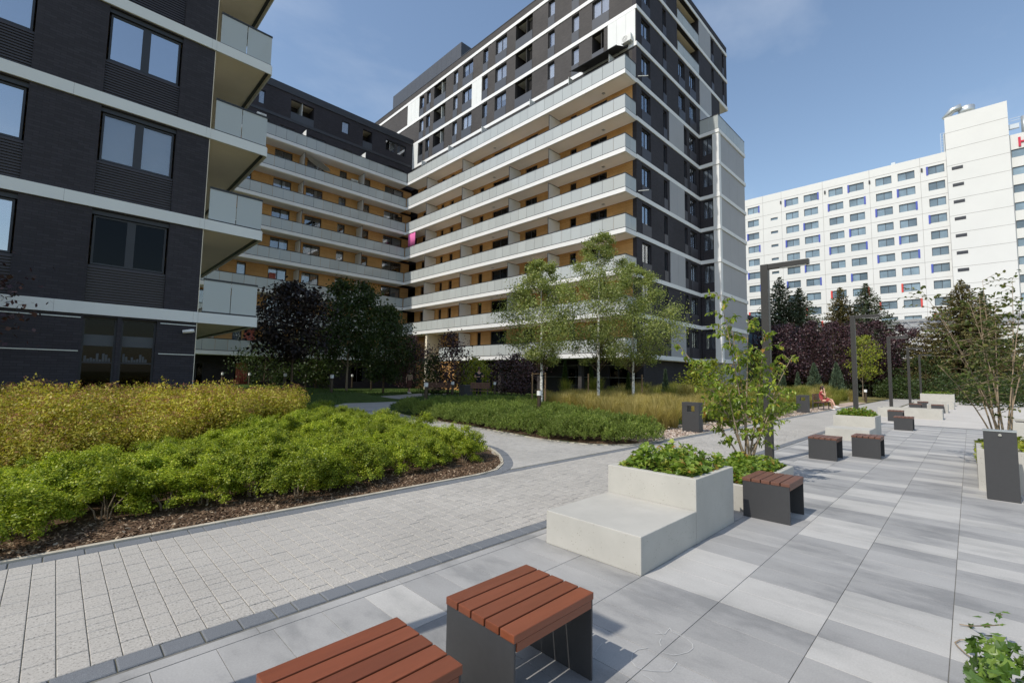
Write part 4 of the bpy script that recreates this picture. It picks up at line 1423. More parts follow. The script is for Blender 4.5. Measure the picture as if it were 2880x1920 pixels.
bench(5.88, 1.47, 'slatted seat right behind the big concrete planter with steps', True)
bench(11.25, 1.95, 'left of the pair of slatted seats in front of the second planter', True)
bench(12.3, 1.37, 'right of the pair of slatted seats in front of the second planter', True)
bench(20.4, 1.40, 'farther slatted seat standing alone before the long white block', True)
bench(24.8, 2.0, 'slatted seat half hidden, up against the long white block', True)
bench(34.0, 1.95, 'far slatted seat, left one, behind the long white block', True)
bench(33.9, 1.05, 'far slatted seat, right one, behind the long white block', True)
bench(38.6, 1.9, 'farthest slatted seat in front of the last low white blocks', True)

def hollow(mb, x0, x1, y0, y1, z0, z1, th):
    """open-topped box with walls th"""
    mb.box(x0, x1, y0, y0+th, z0, z1).box(x0, x1, y1-th, y1, z0, z1).box(x0, x0+th, y0+th, y1-th, z0, z1).box(x1-th, x1, y0+th, y1-th, z0, z1)

def tub(name, x0, x1, y0, y1, h, parent, th=.075):
    me = bpy.data.meshes.new(name)
    bm = bmesh.new()
    o = wl(parent)
    V = lambda a, b, c: bm.verts.new((a-o.x, b-o.y, c-o.z))
    q = [(x0, y0), (x1, y0), (x1, y1), (x0, y1)]
    qi = [(x0+th, y0+th), (x1-th, y0+th), (x1-th, y1-th), (x0+th, y1-th)]
    B, Tt, I, D = [V(a, b, 0) for a, b in q], [V(a, b, h) for a, b in q], [V(a, b, h) for a, b in qi], [V(a, b, h-.12) for a, b in qi]
    for i in range(4):
        j = (i+1) % 4
        bm.faces.new((B[i], B[j], Tt[j], Tt[i]))
        bm.faces.new((Tt[i], Tt[j], I[j], I[i]))
        bm.faces.new((I[i], I[j], D[j], D[i]))
    ed = [e for e in bm.edges if all(v in Tt for v in e.verts) or (e.verts[0] in B) != (e.verts[1] in B) or all(v in I for v in e.verts)]
    bmesh.ops.bevel(bm, geom=ed, offset=.007, segments=2, affect='EDGES', profile=.6)
    bmesh.ops.recalc_face_normals(bm, faces=bm.faces[:])
    bm.to_mesh(me)
    bm.free()
    me.materials.append(M['concrete'])
    ob = link(name, me, parent)
    MB().box(x0+th+.001, x1-th-.001, y0+th+.001, y1-th-.001, h-.16, h-.07).build('soil', M['soil'], ob)
    return ob

def block(name, x0, x1, y0, y1, h, parent):
    return bx(name, x0, x1, y0, y1, 0, h, M['concrete'], parent, .008)

def lobed(name, P, N_, size, mat, r=rng):
    """five-lobed leaves (ivy, strawberry): slightly cupped, one star-shaped outline each"""
    n = len(P)
    nr = unit(N_*.8+r.normal(size=(n, 3))*.42)
    A = unit(np.cross(nr, r.normal(size=(n, 3))))
    B = np.cross(nr, A)
    s = (size*(.6+.7*r.random(n)))[:, None]
    out = [(-.12, 0), (-.30, .30), (.02, .30), (.14, .48), (.34, .24), (.72, 0), (.34, -.24), (.14, -.48), (.02, -.30), (-.30, -.30)]
    V = np.empty((n, 11, 3))
    V[:, 0] = P+A*s*.1-nr*s*.07
    for k, (u, v) in enumerate(out): V[:, k+1] = P+A*s*u+B*s*v+nr*s*(.10*abs(v)-.10*max(u, 0))
    b = np.arange(n)[:, None]*11
    F = np.concatenate([b+np.array([[0, 1+k, 1+(k+1) % 10]]) for k in range(10)])
    me = bpy.data.meshes.new(name)
    me.from_pydata(V.reshape(-1, 3).tolist(), [], F.tolist())
    me.materials.append(mat)
    return me

def cover(x0, x1, y0, y1, z, n, label, size=.06, mat='leaf_cover', hmax=.16, name='planter_greenery'):
    """low leafy ground cover filling a tub"""
    P = np.column_stack([rng.uniform(x0, x1, n), rng.uniform(y0, y1, n), np.zeros(n)])
    u = np.minimum(np.minimum(P[:, 0]-x0, x1-P[:, 0])/(x1-x0), np.minimum(P[:, 1]-y0, y1-P[:, 1])/(y1-y0))*2
    k = np.sin(P[:, 0]*9)*np.cos(P[:, 1]*11)*.3+.8
    P[:, 2] = z-.05+rng.random(n)**.6*hmax*k*np.clip(.45+u*2, 0, 1)
    if x0 < 9: return tag(link(name, lobed(name, P, np.tile([0, 0, 1.], (n, 1)), size*.85, M[mat])), label, 'plants', None, 'stuff')
    C, A, B = leaves(P, np.tile([0, 0, 1.], (n, 1)), size, .75, .7, .6)
    return tag(link(name, quads(name, C, A, B, M[mat])), label, 'plants', None, 'stuff')

p1 = thing('concrete_planter', 'big pale concrete planter with a step seat, nearest on the plaza', 'planter', (4.5, 2.45, 0))
block('seat_block', 3.47, 4.536, 1.95, 2.965, .31, p1)
tub('planter_tub', 4.54, 5.54, 1.95, 2.965, .615, p1)
cover(4.6, 5.48, 2.0, 2.9, .60, 1500, 'low leafy greenery in the big near planter', .075, 'leaf_cover', .30)
p1b = thing('low_planter', 'low white concrete trough holding the young tree beside the lamp post', 'planter', (7.0, 2.45, 0))
tub('planter_tub', 6.05, 8.05, 1.95, 2.80, .31, p1b)
cover(6.12, 8.0, 2.02, 2.74, .30, 2600, 'leafy ground cover around the young tree in the low trough', .075, 'leaf_cover', .24)
p2_ = thing('concrete_planter', 'second concrete planter with a step seat, behind the pair of seats', 'planter', (16.5, 2.45, 0))
block('seat_block', 15.5, 16.596, 1.95, 2.95, .31, p2_)
tub('planter_tub', 16.6, 17.8, 1.95, 2.95, .615, p2_)
cover(16.65, 17.75, 2.0, 2.9, .60, 1300, 'reddish green leaves filling the second planter', .08, 'leaf_cover', .28)
p3_ = thing('concrete_planter', 'long white concrete block across the walk, with a step at its right', 'planter', (27.7, 2, 0))
tub('planter_tub', 27.7, 28.9, .9, 3.15, .44, p3_)
for nm, (xa, ya, yb, hh) in {'low white concrete block right of the far seats': (34.6, .9, 1.75, .44), 'wide low white concrete block behind the far seats': (39.6, .75, 2.6, .44), 'tall white concrete planter block at the end of the walk': (44.6, .8, 2.6, .85)}.items():
    t = thing('concrete_planter', nm, 'planter', (xa, ya, 0))
    tub('planter_tub', xa, xa+1.2, ya, yb, hh, t)
cover(44.7, 45.7, .9, 2.5, .84, 700, 'green leaves on top of the end planter block', .09, 'leaf_cover', .25)
# right-hand side
p4_ = thing('concrete_planter', 'white concrete planter behind the graphite litter bin at the right edge', 'planter', (10.1, -.6, 0))
tub('planter_tub', 10.05, 11.05, -2.0, -.03, .615, p4_)
tub('planter_trough', 11.06, 14.36, -1.6, -.03, .315, p4_)
cover(10.12, 11.0, -1.9, -.1, .60, 1300, 'bright leaves in the right planter block', .07, 'leaf_yellow', .26)
cover(11.15, 14.3, -1.5, -.02, .31, 3600, 'low bright green cover below the bare-stemmed shrub', .075, 'leaf_yellow', .30)
p5_ = thing('concrete_planter', 'white concrete planter seen between the stems at the right edge', 'planter', (19, -1.4, 0))
tub('planter_tub', 18.0, 20.0, -2.6, -.75, .615, p5_)
p6_ = thing('ivy_planter', 'grey planter corner overgrown with ivy at the bottom right', 'planter', (2.6, -.6, 0))
tub('planter_tub', 2.0, 3.05, -1.1, -.085, .33, p6_)
# ivy
n = 1700
P = np.column_stack([rng.uniform(2.0, 3.25, n), rng.uniform(-.6, .03, n), np.zeros(n)])
P[:, 2] = .28+rng.random(n)*.15
hang = rng.random(n) < .4
P[hang, 1] = rng.uniform(-.07, .06, hang.sum())
P[hang, 2] = rng.uniform(.12, .40, hang.sum())
N_ = np.tile([0, .2, 1.], (n, 1))
N_[hang] = (-.5, 1., .3)
iv = thing('ivy', 'trailing ivy spilling over the bottom right planter', 'ivy', (2.6, -.3, .3))
tag(link('leaf_mass', lobed('leaf_mass', P-np.array([2.6, -.3, .3]), N_, .052, M['leaf_ivy']), iv), kind='stuff')
Zi = lambda x, y: (2640+x*240/1344, 1640+y*280/1568)
mb = MB()
lc = []
for ln in ([(960, 650), (700, 665), (480, 665), (330, 640)], [(860, 910), (700, 895), (540, 880), (330, 885), (255, 925), (300, 985), (400, 1080), (510, 1165), (700, 1270), (900, 1375)], [(860, 1050), (700, 1060), (590, 1055), (540, 1020)], [(860, 970), (740, 1040), (700, 990)], [(1000, 490), (930, 480)]):
    g_ = [Vector((*gp(*Zi(*p), .012+.2*max(0, (p[0]-500))/500), .012+.2*max(0, (p[0]-500))/500)) for p in ln]
    mb.tube(g_, .0035, 5)
    lc += g_[:3]
mb.build('runner', M['bark_pale'], iv)
n = len(lc)*2
P = np.array([np.array(lc[i//2])+rng.normal(size=3)*.02+(0, 0, .012) for i in range(n)])
tag(link('leaf', lobed('leaf', P-np.array([2.6, -.3, .3]), np.tile([0, 0, 1.], (n, 1)), .045, M['leaf_ivy']), iv), kind='stuff')

# litter bins
lb = thing('litter_bin', 'tall graphite litter bin panel at the right edge', 'litter bin', (9.4, -.3, 0))
bx('body', 9.35, 9.62, -.425, -.105, 0, .945, M['benchsteel'], lb, .004)
bx('lid', 9.345, 9.625, -.43, -.10, .946, .958, M['steel'], lb)
MB().tube([(9.352, -.265, .90), (9.335, -.265, .90)], .018, 12).build('lock', M['chrome'], lb)
def park_bin2(x, y, label):
    """box bin with a see-through slot under its lid, slot running along X"""
    t = thing('litter_bin', label, 'litter bin', (x, y, 0), 0, 'litter bins along the sett path')
    bx('body', x, x+.30, y, y+.52, 0, .62, M['benchsteel'], t, .004)
    bx('cheek', x, x+.30, y+.002, y+.13, .621, .795, M['benchsteel'], t)
    bx('cheek', x, x+.30, y+.36, y+.518, .621, .795, M['benchsteel'], t)
    bx('lid', x-.004, x+.304, y-.004, y+.524, .796, .90, M['benchsteel'], t, .003)
    return t
park_bin2(13.72, 5.78, 'graphite litter bin with a slot, beside the ornamental grass')
park_bin2(26.75, 5.76, 'graphite litter bin with a slot, next to the sitting woman')

# lamp posts
def lamp(x, label):
    t = thing('lamp_post', label, 'lamp post', (x, 2.88, 0), 0, 'angled lamp posts along the plaza edge')
    bx('post', x-.065, x+.065, 2.81, 2.95, 0, 3.965, M['lamp'], t, .006)
    bx('arm', x-.055, x+.055, 2.10, 2.808, 3.86, 3.963, M['lamp'], t, .005)
    bx('light_panel', x-.045, x+.045, 2.14, 2.6, 3.852, 3.859, M['opal'], t)
    bx('base_plate', x-.11, x+.11, 2.77, 2.99, 0.0, .012, M['lamp'], t)
    bx('service_door', x-.070, x-.066, 2.84, 2.92, .5, .85, M['lamp'], t)
    return t
lamp(-.62, 'lamp post left of the picture whose shadow crosses the slabs')
lamp(10.17, 'nearest tall angled lamp post beside the low planter trough')
lamp(20.1, 'second angled lamp post along the plaza edge')
lamp(30.3, 'third angled lamp post along the plaza edge')
lamp(40.7, 'fourth angled lamp post along the plaza edge')
lamp(50.7, 'farthest angled lamp post, thin against the trees')

# bollard lights
def make_bollard():
    t = thing('bollard_light', '', 'bollard', (0, 0, 0), 0, 'bollard lights in the garden')
    MB().lathe([(.085, -.3), (.085, .80), (.088, .81)], 16).build('post', M['bollard'], t, 0, False, True)
    MB().lathe([(.098, .812), (.104, .82), (.104, 1.0), (.098, 1.008)], 18).build('lens', M['opal'], t, 0, False, True)
    MB().lathe([(.100, 1.01), (.095, 1.03), (.05, 1.06), (.012, 1.09)], 16).build('cap', M['bollard'], t, 0, True, True)
    return t
BOL = [(1517, 19.4, 'bollard light standing in the middle of the low pines', 0), (1200, 22.8, 'bollard light at the far left edge of the low pines', .2), (935, 27, 'bollard light at the right end of the yellow shrubs, before the lawn', .50), (804, 32, 'bollard light over the yellow shrubs, left of the lawn', .52), (862, 44, 'farther bollard light behind the lawn, left of the pale trunk', .5), (992, 46, 'bollard light just right of the pale trunk on the lawn', .5),
       (1046, 46, 'bollard light at the right of the shaded lawn', .2), (704, 38, 'dim bollard light above the middle of the yellow shrubs', .5), (628, 40, 'dim bollard light right of the left block corner', .5), (564, 45, 'dim bollard light close to the left block corner', .45), (1743, 39, 'bollard light between the two right birches', .1), (1392, 34, 'bollard light right of the standing man', .15), (1274, 30, 'bollard light in front of the dark small tree by the garden bench', .18), (1262, 33, 'bollard light half hidden behind another by the garden bench', .2),
       (2250, 38, 'white-capped bollard light left of the big juniper', .05), (2429, 36.5, 'white-capped bollard light in the grass beside the second lamp post', 0), (2315, 52, 'small white-capped bollard light between the two junipers', .1)]
bp = None
for px, d, lab, z in BOL:
    x, y = at(px, d)
    if bp is None:
        bp = make_bollard()
        bp.location = (x, y, z)
        bp['label'] = lab
    else: dup(bp, (x, y, z), random.random()*6, 1, lab)

# park bench with the sitting woman and others in the courtyard
def park_bench(x, y, rz, label, z=0, L=1.5):
    t = thing('park_bench', label, 'bench', (x, y, z), rz, 'park benches')
    for i in range(4): MB().box(-L/2, L/2, -.22+i*.12, -.12+i*.12, .42, .45).build('seat_slat', M['slat_end'], t, .004, False, True)
    for i in range(3): MB().box(-L/2, L/2, .26, .29, .55+i*.12, .65+i*.12).build('back_slat', M['slat_end'], t, .004, False, True)
    for s in (-1, 1):
        MB().box(s*(L/2-.1)-.02, s*(L/2-.1)+.02, -.22, -.18, 0, .418).box(s*(L/2-.1)-.02, s*(L/2-.1)+.02, .29, .33, 0, .9).box(s*(L/2-.1)-.02, s*(L/2-.1)+.02, -.18, .29, .37, .418).build('leg', M['benchsteel'], t, 0, False, True)
    return t
park_bench(31.0, 6.0, 0, 'slatted park bench under the sitting woman', 0)
xb, yb = at(1238, 31)
park_bench(xb, yb, radians(-45), 'dark park bench in the shaded courtyard left of the standing man', .2, 1.9)
xb, yb = at(1350, 26)
park_bench(xb, yb, radians(-45), 'pale-edged courtyard bench right in front of the standing man', .32, 1.1)
xb, yb = at(1310, 27)
t = thing('litter_bin', 'dark square bin beside the standing man in the shade', 'litter bin', (xb, yb, .25))
MB().box(-.25, .25, -.25, .25, 0, .72).build('body', M['benchsteel'], t, .01, False, True)
MB().box(-.27, .27, -.27, .27, .721, .80).build('lid', M['benchsteel'], t, .01, False, True)

# ================================================================== PLANTS
def rs(seed): return np.random.default_rng(seed)

def rand_dir(r, n):
    return unit(r.normal(size=(n, 3)))

def bigleaves(name, C, D, N_, L, W, mat, fold=.25):
    """folded pointed leaves: base C, direction D, normal N_"""
    n = len(C)
    Sd = unit(np.cross(D, N_))
    L = L[:, None]
    W = W[:, None]
    V = np.empty((n, 7, 3))
    V[:, 0] = C
    V[:, 1] = C+D*L*.35+Sd*W*.5+N_*W*fold
    V[:, 2] = C+D*L*.72+Sd*W*.36+N_*W*fold*.7-N_*L*.05
    V[:, 3] = C+D*L-N_*L*.18
    V[:, 4] = C+D*L*.72-Sd*W*.36+N_*W*fold*.7-N_*L*.05
    V[:, 5] = C+D*L*.35-Sd*W*.5+N_*W*fold
    V[:, 6] = C+D*L*.45
    me = bpy.data.meshes.new(name)
    b = np.arange(n)[:, None]*7
    F = np.concatenate([b+np.array([[0, 1, 2, 6]]), b+np.array([[6, 2, 3, 4]]), b+np.array([[0, 6, 4, 5]])])
    me.from_pydata(V.reshape(-1, 3).tolist(), [], F.tolist())
    me.materials.append(mat)
    return me

# ---------------- shrubs in the beds
def boxwood_mesh(seed, nl=11000, R=.40, Hh=.50):
    """main lobes carry many small tufts, with dark gaps between them"""
    r = rs(seed)
    tuft = []
    for _ in range(15):
        a, e = r.random()*2*pi, r.random()**.7*1.66
        rr = R*(.62+.42*r.random())
        c = np.array([rr*cos(a)*sin(e), rr*sin(a)*sin(e), .13+(Hh-.10)*cos(e)*(.72+.35*r.random())])
        R2 = .10+.05*r.random()
        for _ in range(11):
            d = rand_dir(r, 1)[0]
            d[2] = abs(d[2])*.9+.12
            d /= np.linalg.norm(d)
            tuft.append((*(c+d*R2), .034+.026*r.random(), *d))
    tuft = np.array(tuft)
    idx = r.integers(0, len(tuft), nl)
    o = r.normal(size=(nl, 3))*.48
    ax = tuft[idx, 4:7]
    C = tuft[idx, :3]+o*tuft[idx, 3:4]+ax*tuft[idx, 3:4]*(r.random(nl)[:, None]*2-.8)
    C[:, 2] = np.maximum(C[:, 2], .015)
    C, A, B = leaves(C, unit(ax+o*.8), .0245, .62, .55, .42, r)
    return quads('foliage', C, A, B, M['leaf_box'])

def stem_mesh(seed, n=5, h=.30, sp=.20, mat='bark_pale', rad=.007):
    r = rs(seed)
    mb = MB()
    for i in range(n):
        a = r.random()*2*pi
        s = sp*(.4+.6*r.random())
        mb.tube([(.03*cos(a), .03*sin(a), -.12), (s*.4*cos(a), s*.4*sin(a), h*.45), (s*cos(a+.3), s*sin(a+.3), h)], [rad*1.3, rad, rad*.5], 5)
    return mb.mesh('stem', M[mat])

def spirea_mesh(seed, nl=2300):
    r = rs(seed)
    nsh = 85
    C, D, BL = [], [], []
    for i in range(nsh):
        a = r.random()*2*pi
        t = r.random()**.5*.42
        hh = .62+.30*r.random()-.45*t
        base = np.array([t*.3*cos(a), t*.3*sin(a), 0])
        top = np.array([t*cos(a), t*sin(a), hh])
        k = nl//nsh
        s = r.random(k)**.55
        p = base+(top-base)*s[:, None]+r.normal(size=(k, 3))*.032
        C.append(p)
        D.append(np.tile(unit((top-base)[None])[0]*.5+[cos(a)*.6, sin(a)*.6, .2], (k, 1)))
        BL.append(top)
    C, D = np.concatenate(C), np.concatenate(D)
    C, A, B = leaves(C, D, .046, .5, .35, .6, r)
    mi = np.zeros(len(C), int)
    # faded flower heads on some shoots
    bc = []
    for tpt in BL:
        if r.random() < .42:
            bc.append(tpt+r.normal(size=(12, 3))*[.028, .028, .010]+[0, 0, .02])
    if bc:
        bc = np.concatenate(bc)
        C2, A2, B2 = leaves(bc, np.tile([0, 0, 1.], (len(bc), 1)), .020, .8, .8, .5, r)
        C, A, B = np.concatenate([C, C2]), np.concatenate([A, A2]), np.concatenate([B, B2])
        mi = np.concatenate([mi, np.ones(len(bc), int)])
    return quads('foliage', C, A, B, [M['leaf_spirea'], M['bloom']], mi)

def pine_mesh(seed, nsh=150, nn=24):
    r = rs(seed)
    C, A, B = [], [], []
    for i in range(nsh):
        a = r.random()*2*pi
        t = r.random()**.55*.44
        z = .05+.36*sqrt(max(0, 1-(t/.5)**2))*(.72+.4*r.random())*(1-.8*r.random()*(t/.44)**2)
        p0 = np.array([t*cos(a), t*sin(a), z])
        ax = unit(np.array([[cos(a)*t*1.2+r.normal()*.2, sin(a)*t*1.2+r.normal()*.2, 1.]]))[0]
        ln = .07+.07*r.random()
        s = r.random(nn)
        d = unit(ax[None]*.75+r.normal(size=(nn, 3))*.5)
        nl = .055*(.7+.5*r.random(nn))
        c = p0+ax*ln*s[:, None]+d*nl[:, None]*.5
        C.append(c)
        A.append(d*nl[:, None]*.5)
        B.append(unit(np.cross(d, r.normal(size=(nn, 3))))*.006)
    return quads('foliage', np.concatenate(C), np.concatenate(A), np.concatenate(B), M['leaf_pine'])

def grass_mesh(seed, n=420, h=.75, sp=.34, mat='grass_dry', wd=.0032):
    r = rs(seed)
    a = r.random(n)*2*pi
    t = r.random(n)**.7
    hh = h*(.55+.5*r.random(n))
    base = np.column_stack([.10*np.cos(a)*r.random(n), .10*np.sin(a)*r.random(n), np.zeros(n)])
    out = np.column_stack([np.cos(a), np.sin(a), np.zeros(n)])
    m1 = base+out*(sp*.28*t)[:, None]+np.array([0, 0, 1.])*(hh*.6)[:, None]
    tip = base+out*(sp*t)[:, None]+np.array([0, 0, 1.])*hh[:, None]
    sd = np.column_stack([-np.sin(a), np.cos(a), np.zeros(n)])*wd
    C = np.concatenate([(base+m1)/2, (m1+tip)/2])
    A = np.concatenate([(m1-base)/2*1.06, (tip-m1)/2*1.06])
    B = np.concatenate([sd*1.3, sd])
    return quads('blades', C, A, B, M[mat])

def scatter(poly, step, jit, seed, cond=None):
    r = rs(seed)
    xs_ = [p[0] for p in poly]
    ys_ = [p[1] for p in poly]
    o = []
    y = min(ys_)
    row = 0
    while y < max(ys_):
        x = min(xs_)+(step/2 if row % 2 else 0)
        while x < max(xs_):
            q = (x+r.uniform(-jit, jit), y+r.uniform(-jit, jit))
            if inside(q, poly) and (cond is None or cond(*q)): o.append(q)
            x += step
        y += step*.87
        row += 1
    return o

def plant_group(name, label, cat, group, meshes, spots, zoff=-.02, s0=.85, s1=1.2, stems=None, sfun=None, seed=3, zs=1):
    r = random.Random(seed)
    for x, y in spots:
        s = r.uniform(s0, s1)
        if sfun: s *= sfun(x, y)
        i = r.randrange(len(meshes))
        if stems:
            o = bpy.data.objects.new(name, None)
            col.objects.link(o)
            for nm, me_ in (('foliage', meshes[i]), ('stem', stems[i % len(stems)])):
                c = bpy.data.objects.new(nm, me_)
                col.objects.link(c)
                c.parent = o
        else:
            o = bpy.data.objects.new(name, meshes[i])
            col.objects.link(o)
        o.location = (x, y, gh(x, y)+zoff)
        o.rotation_euler = (r.uniform(-.06, .06), r.uniform(-.06, .06), r.uniform(0, 6.28))
        o.scale = (s, s, s*zs*r.uniform(.88, 1.12))
        tag(o, label, cat, group)

BOXR = [(-4.2, 6.22), (4.6, 6.10), (5.45, 6.45), (6.05, 7.0), (6.55, 7.8), (6.78, 9.5), (6.88, 12), (6.9, 14.5), (6.9, 16.2), (6.2, 16.0), (5.2, 13.6), (3.6, 10.9), (2.0, 9.3), (-.2, 8.5), (-4.2, 8.0)]
SPIR = [(-7, 8.3), (-.3, 8.8), (1.9, 9.6), (3.4, 11.1), (5.0, 13.8), (5.9, 16.0), (4.8, 16.6), (3.0, 16.4), (-7, 16.4)]
bm_ = [boxwood_mesh(s) for s in (1, 2, 3, 4, 5)]
sm_ = [stem_mesh(s) for s in (1, 2, 3)]
sp_box = scatter(BOXR, .54, .16, 5)
plant_group('boxwood_shrub', 'bright green clipped boxwood shrub in the front bed beside the path', 'shrub', 'boxwood shrubs massed in the front bed', bm_, sp_box, -.02, .76, 1.10, sm_, lambda x, y: 1, zs=.86)
plant_group('spirea_shrub', 'yellow and ochre spirea shrub in the bed behind the boxwood', 'shrub', 'spirea shrubs massed behind the boxwood', [spirea_mesh(s) for s in (1, 2, 3, 4)], scatter(SPIR, .585, .15, 6), -.02, .95, 1.25, None, lambda x, y: .85+.2*S((y-8.5)/3))
PINES = [(p[0]+.38, p[1]+(.25 if p[1] < 7 else .0)) for p in PINE_EDGE[:11]]
PINES = [(11.0, 5.74), (10.3, 5.80), (9.66, 6.02), (9.25, 6.7), (9.04, 7.5), (9.14, 9.4), (9.36, 11.1), (9.54, 12.9), (9.76, 15.2), (10.8, 17.4), (13.0, 18.0), (16.2, 18.2), (17.0, 15.5), (14.7, 12.0), (12.7, 8.9), (11.8, 6.8)]
def pine_free(x, y):
    """leave a small clearing in front of the two bollards in the pine bed"""
    for px, d in ((1517, 19.4), (1200, 22.8)):
        bx0, by0 = at(px, d)
        L = hypot(bx0, by0)
        al = (x*bx0+y*by0)/L
        la = abs(x*by0-y*bx0)/L
        if la < .42 and -.3 < L-al < 4.2: return False
    return True
pm_ = [pine_mesh(s) for s in (1, 2, 3, 4)]
plant_group('mugo_pine', 'low dark green mugo pine in the bed below the birches', 'shrub', 'mugo pines massed below the birches', pm_, scatter(PINES, .52, .14, 7, pine_free), -.02, .95, 1.22)
PIN2 = [(17.5, 6.3), (25.8, 6.15), (25.8, 8.0), (17.5, 8.2)]
plant_group('mugo_pine', 'mugo pine in the low patch beside the bin near the sitting woman', 'shrub', 'mugo pines beside the far bin', pm_, scatter(PIN2, .66, .15, 8), -.02, 1.05, 1.4)
# ornamental grasses
gd = [grass_mesh(s) for s in (1, 2, 3)]
go_ = [grass_mesh(s, 380, .7, .36, 'grass_olive') for s in (4, 5)]
gt = [grass_mesh(s, 420, 1.3, .45, 'grass_olive', .006) for s in (6, 7)]
ZG1 = [(12.4, 6.9), (14.4, 6.7), (22, 7.3), (24, 11), (24.5, 16), (18.5, 16.5), (17.0, 14.6), (15.2, 11.9), (13.2, 8.7)]
plant_group('feather_grass', 'clump of pale straw feather grass between the pines and the litter bin', 'grass clump', 'feather grass clumps beside the pines', gd, scatter(ZG1, .62, .2, 9), -.03, .9, 1.3)
ZG2 = [(24.5, 8.0), (45, 6.6), (52, 9), (46, 17), (25, 17)]
plant_group('meadow_grass', 'clump of olive and straw grass in the far garden by the junipers', 'grass clump', 'grass clumps in the far garden', go_+gd[:1], scatter(ZG2, 1.25, .4, 10), -.03, 1.2, 1.9)
ZG3 = [(20.5, 17.4), (27, 16.0), (30, 15.6), (40, 15.0), (40, 14.0), (24, 15.2)]
plant_group('tall_grass', 'tall green grass clump along the tower foot', 'grass clump', 'tall grasses along the tower foot', gt+go_, scatter(ZG3, .95, .3, 11), -.03, .9, 1.3)
ZG4 = [(28.2, 6.4), (30.0, 6.6), (38, 6.3), (38, 8), (28.2, 8.2)]
plant_group('meadow_grass', 'mounded straw grass clump behind the sitting woman', 'grass clump', 'grass mounds behind the sitting woman', gd+go_, scatter(ZG4, .75, .2, 14), -.03, .9, 1.4)
# lawn blades in the shaded courtyard
n = 16000
P = np.column_stack([rng.uniform(8.6, 27, n), rng.uniform(18, 42, n), np.zeros(n)])
P = np.array([p for p in P if not inside((p[0], p[1]), POLYP) and not inside((p[0], p[1]), PINEBED)])
P[:, 2] = [gh(a, b)+.05 for a, b, _ in P]
n = len(P)
A = unit(np.array([0, 0, 1.])+rng.normal(size=(n, 3))*.35)*rng.uniform(.04, .09, n)[:, None]
B = unit(np.cross(A, rng.normal(size=(n, 3))))*.012
tag(link('lawn_grass', quads('lawn_grass', P, A, B, M['grass_lawn'])), 'short shaded lawn grass in the courtyard', 'grass', None, 'stuff')
n = 9000
P = np.column_stack([rng.uniform(-7, 1.2, n), rng.uniform(11.5, 15.2, n), np.zeros(n)])
P[:, 2] = [gh(a, b)+.45 for a, b, _ in P]
A = unit(np.array([0, 0, 1.])+rng.normal(size=(n, 3))*.3)*rng.uniform(.2, .36, n)[:, None]
B = unit(np.cross(A, rng.normal(size=(n, 3))))*.005
tag(link('tall_weeds', quads('tall_weeds', P, A, B, M['grass_olive'])), 'thin grass growing up through the yellow shrubs at the left', 'grass', None, 'stuff')

# ---------------- trees
def tree(name, label, loc, h, cb, rx, K, nl, ls, lmat, bark, tr, group=None, seed=1, prof=None, sig=.42, up=.35, asp=.6, bend=.15, cat='tree', flat=.75, limb=None):
    r = rs(seed)
    t = thing(name, label, cat, loc, 0, group)
    prof = prof or (lambda q: sin(pi*min(1, q*.92+.08))**.7)
    bx_, by_ = r.normal()*bend, r.normal()*bend
    tp = lambda z: Vector((bx_*(z/h)**2*h*.3, by_*(z/h)**2*h*.3, z))
    mb = MB()
    pts = [tp(h*.97*i/9) for i in range(10)]
    pts[0].z = -.3
    mb.tube(pts, [tr*(1.25 if i == 0 else 1)*(1-.93*i/9) for i in range(10)], 9)
    ml = MB() if limb else mb
    cen = []
    for k in range(K):
        q = (k+r.random())/K
        z = cb+(h-cb)*q
        R_ = rx*prof(q)*(.75+.45*r.random())
        a = k*2.4+r.normal()*.5
        rr = R_*(.35+.65*sqrt(r.random()))
        c = tp(z)+Vector((rr*cos(a), rr*sin(a), r.normal()*.1))
        cen.append((c, max(.35, prof(q))))
        z0 = max(cb*.75, z-rr*.9-.15)
        p0 = tp(min(z0, h*.93))
        mid = p0.lerp(c, .55)+Vector((0, 0, rr*.08))
        w_ = max(.008, tr*.32*(1-q*.7))
        if limb: w_ *= .55
        ml.tube([p0, mid, c], [w_, w_*.65, w_*.25], 5)
        for _ in range(2):
            e = c+Vector(r.normal(size=3)*sig*.9)
            ml.tube([mid.lerp(c, .6), e], [w_*.4, w_*.12], 4)
    mb.build('trunk', M[bark], t, 0, True, True)
    if limb: ml.build('branches', M[limb], t, 0, True, True)['kind'] = 'stuff'
    cc = np.array([c for c, _ in cen])
    sg = np.array([s for _, s in cen])*sig
    idx = r.integers(0, K, nl)
    o = r.normal(size=(nl, 3))*np.array([1, 1, flat])
    C = cc[idx]+o*sg[idx, None]
    axis = np.zeros_like(C)
    axis[:, 2] = C[:, 2]
    D = unit(unit(o)*.7+unit(C-axis)*.6)
    C, A, B = leaves(C, D, ls, asp, up, .75, r)
    link('crown', quads('crown', C, A, B, M[lmat]), t)
    return t

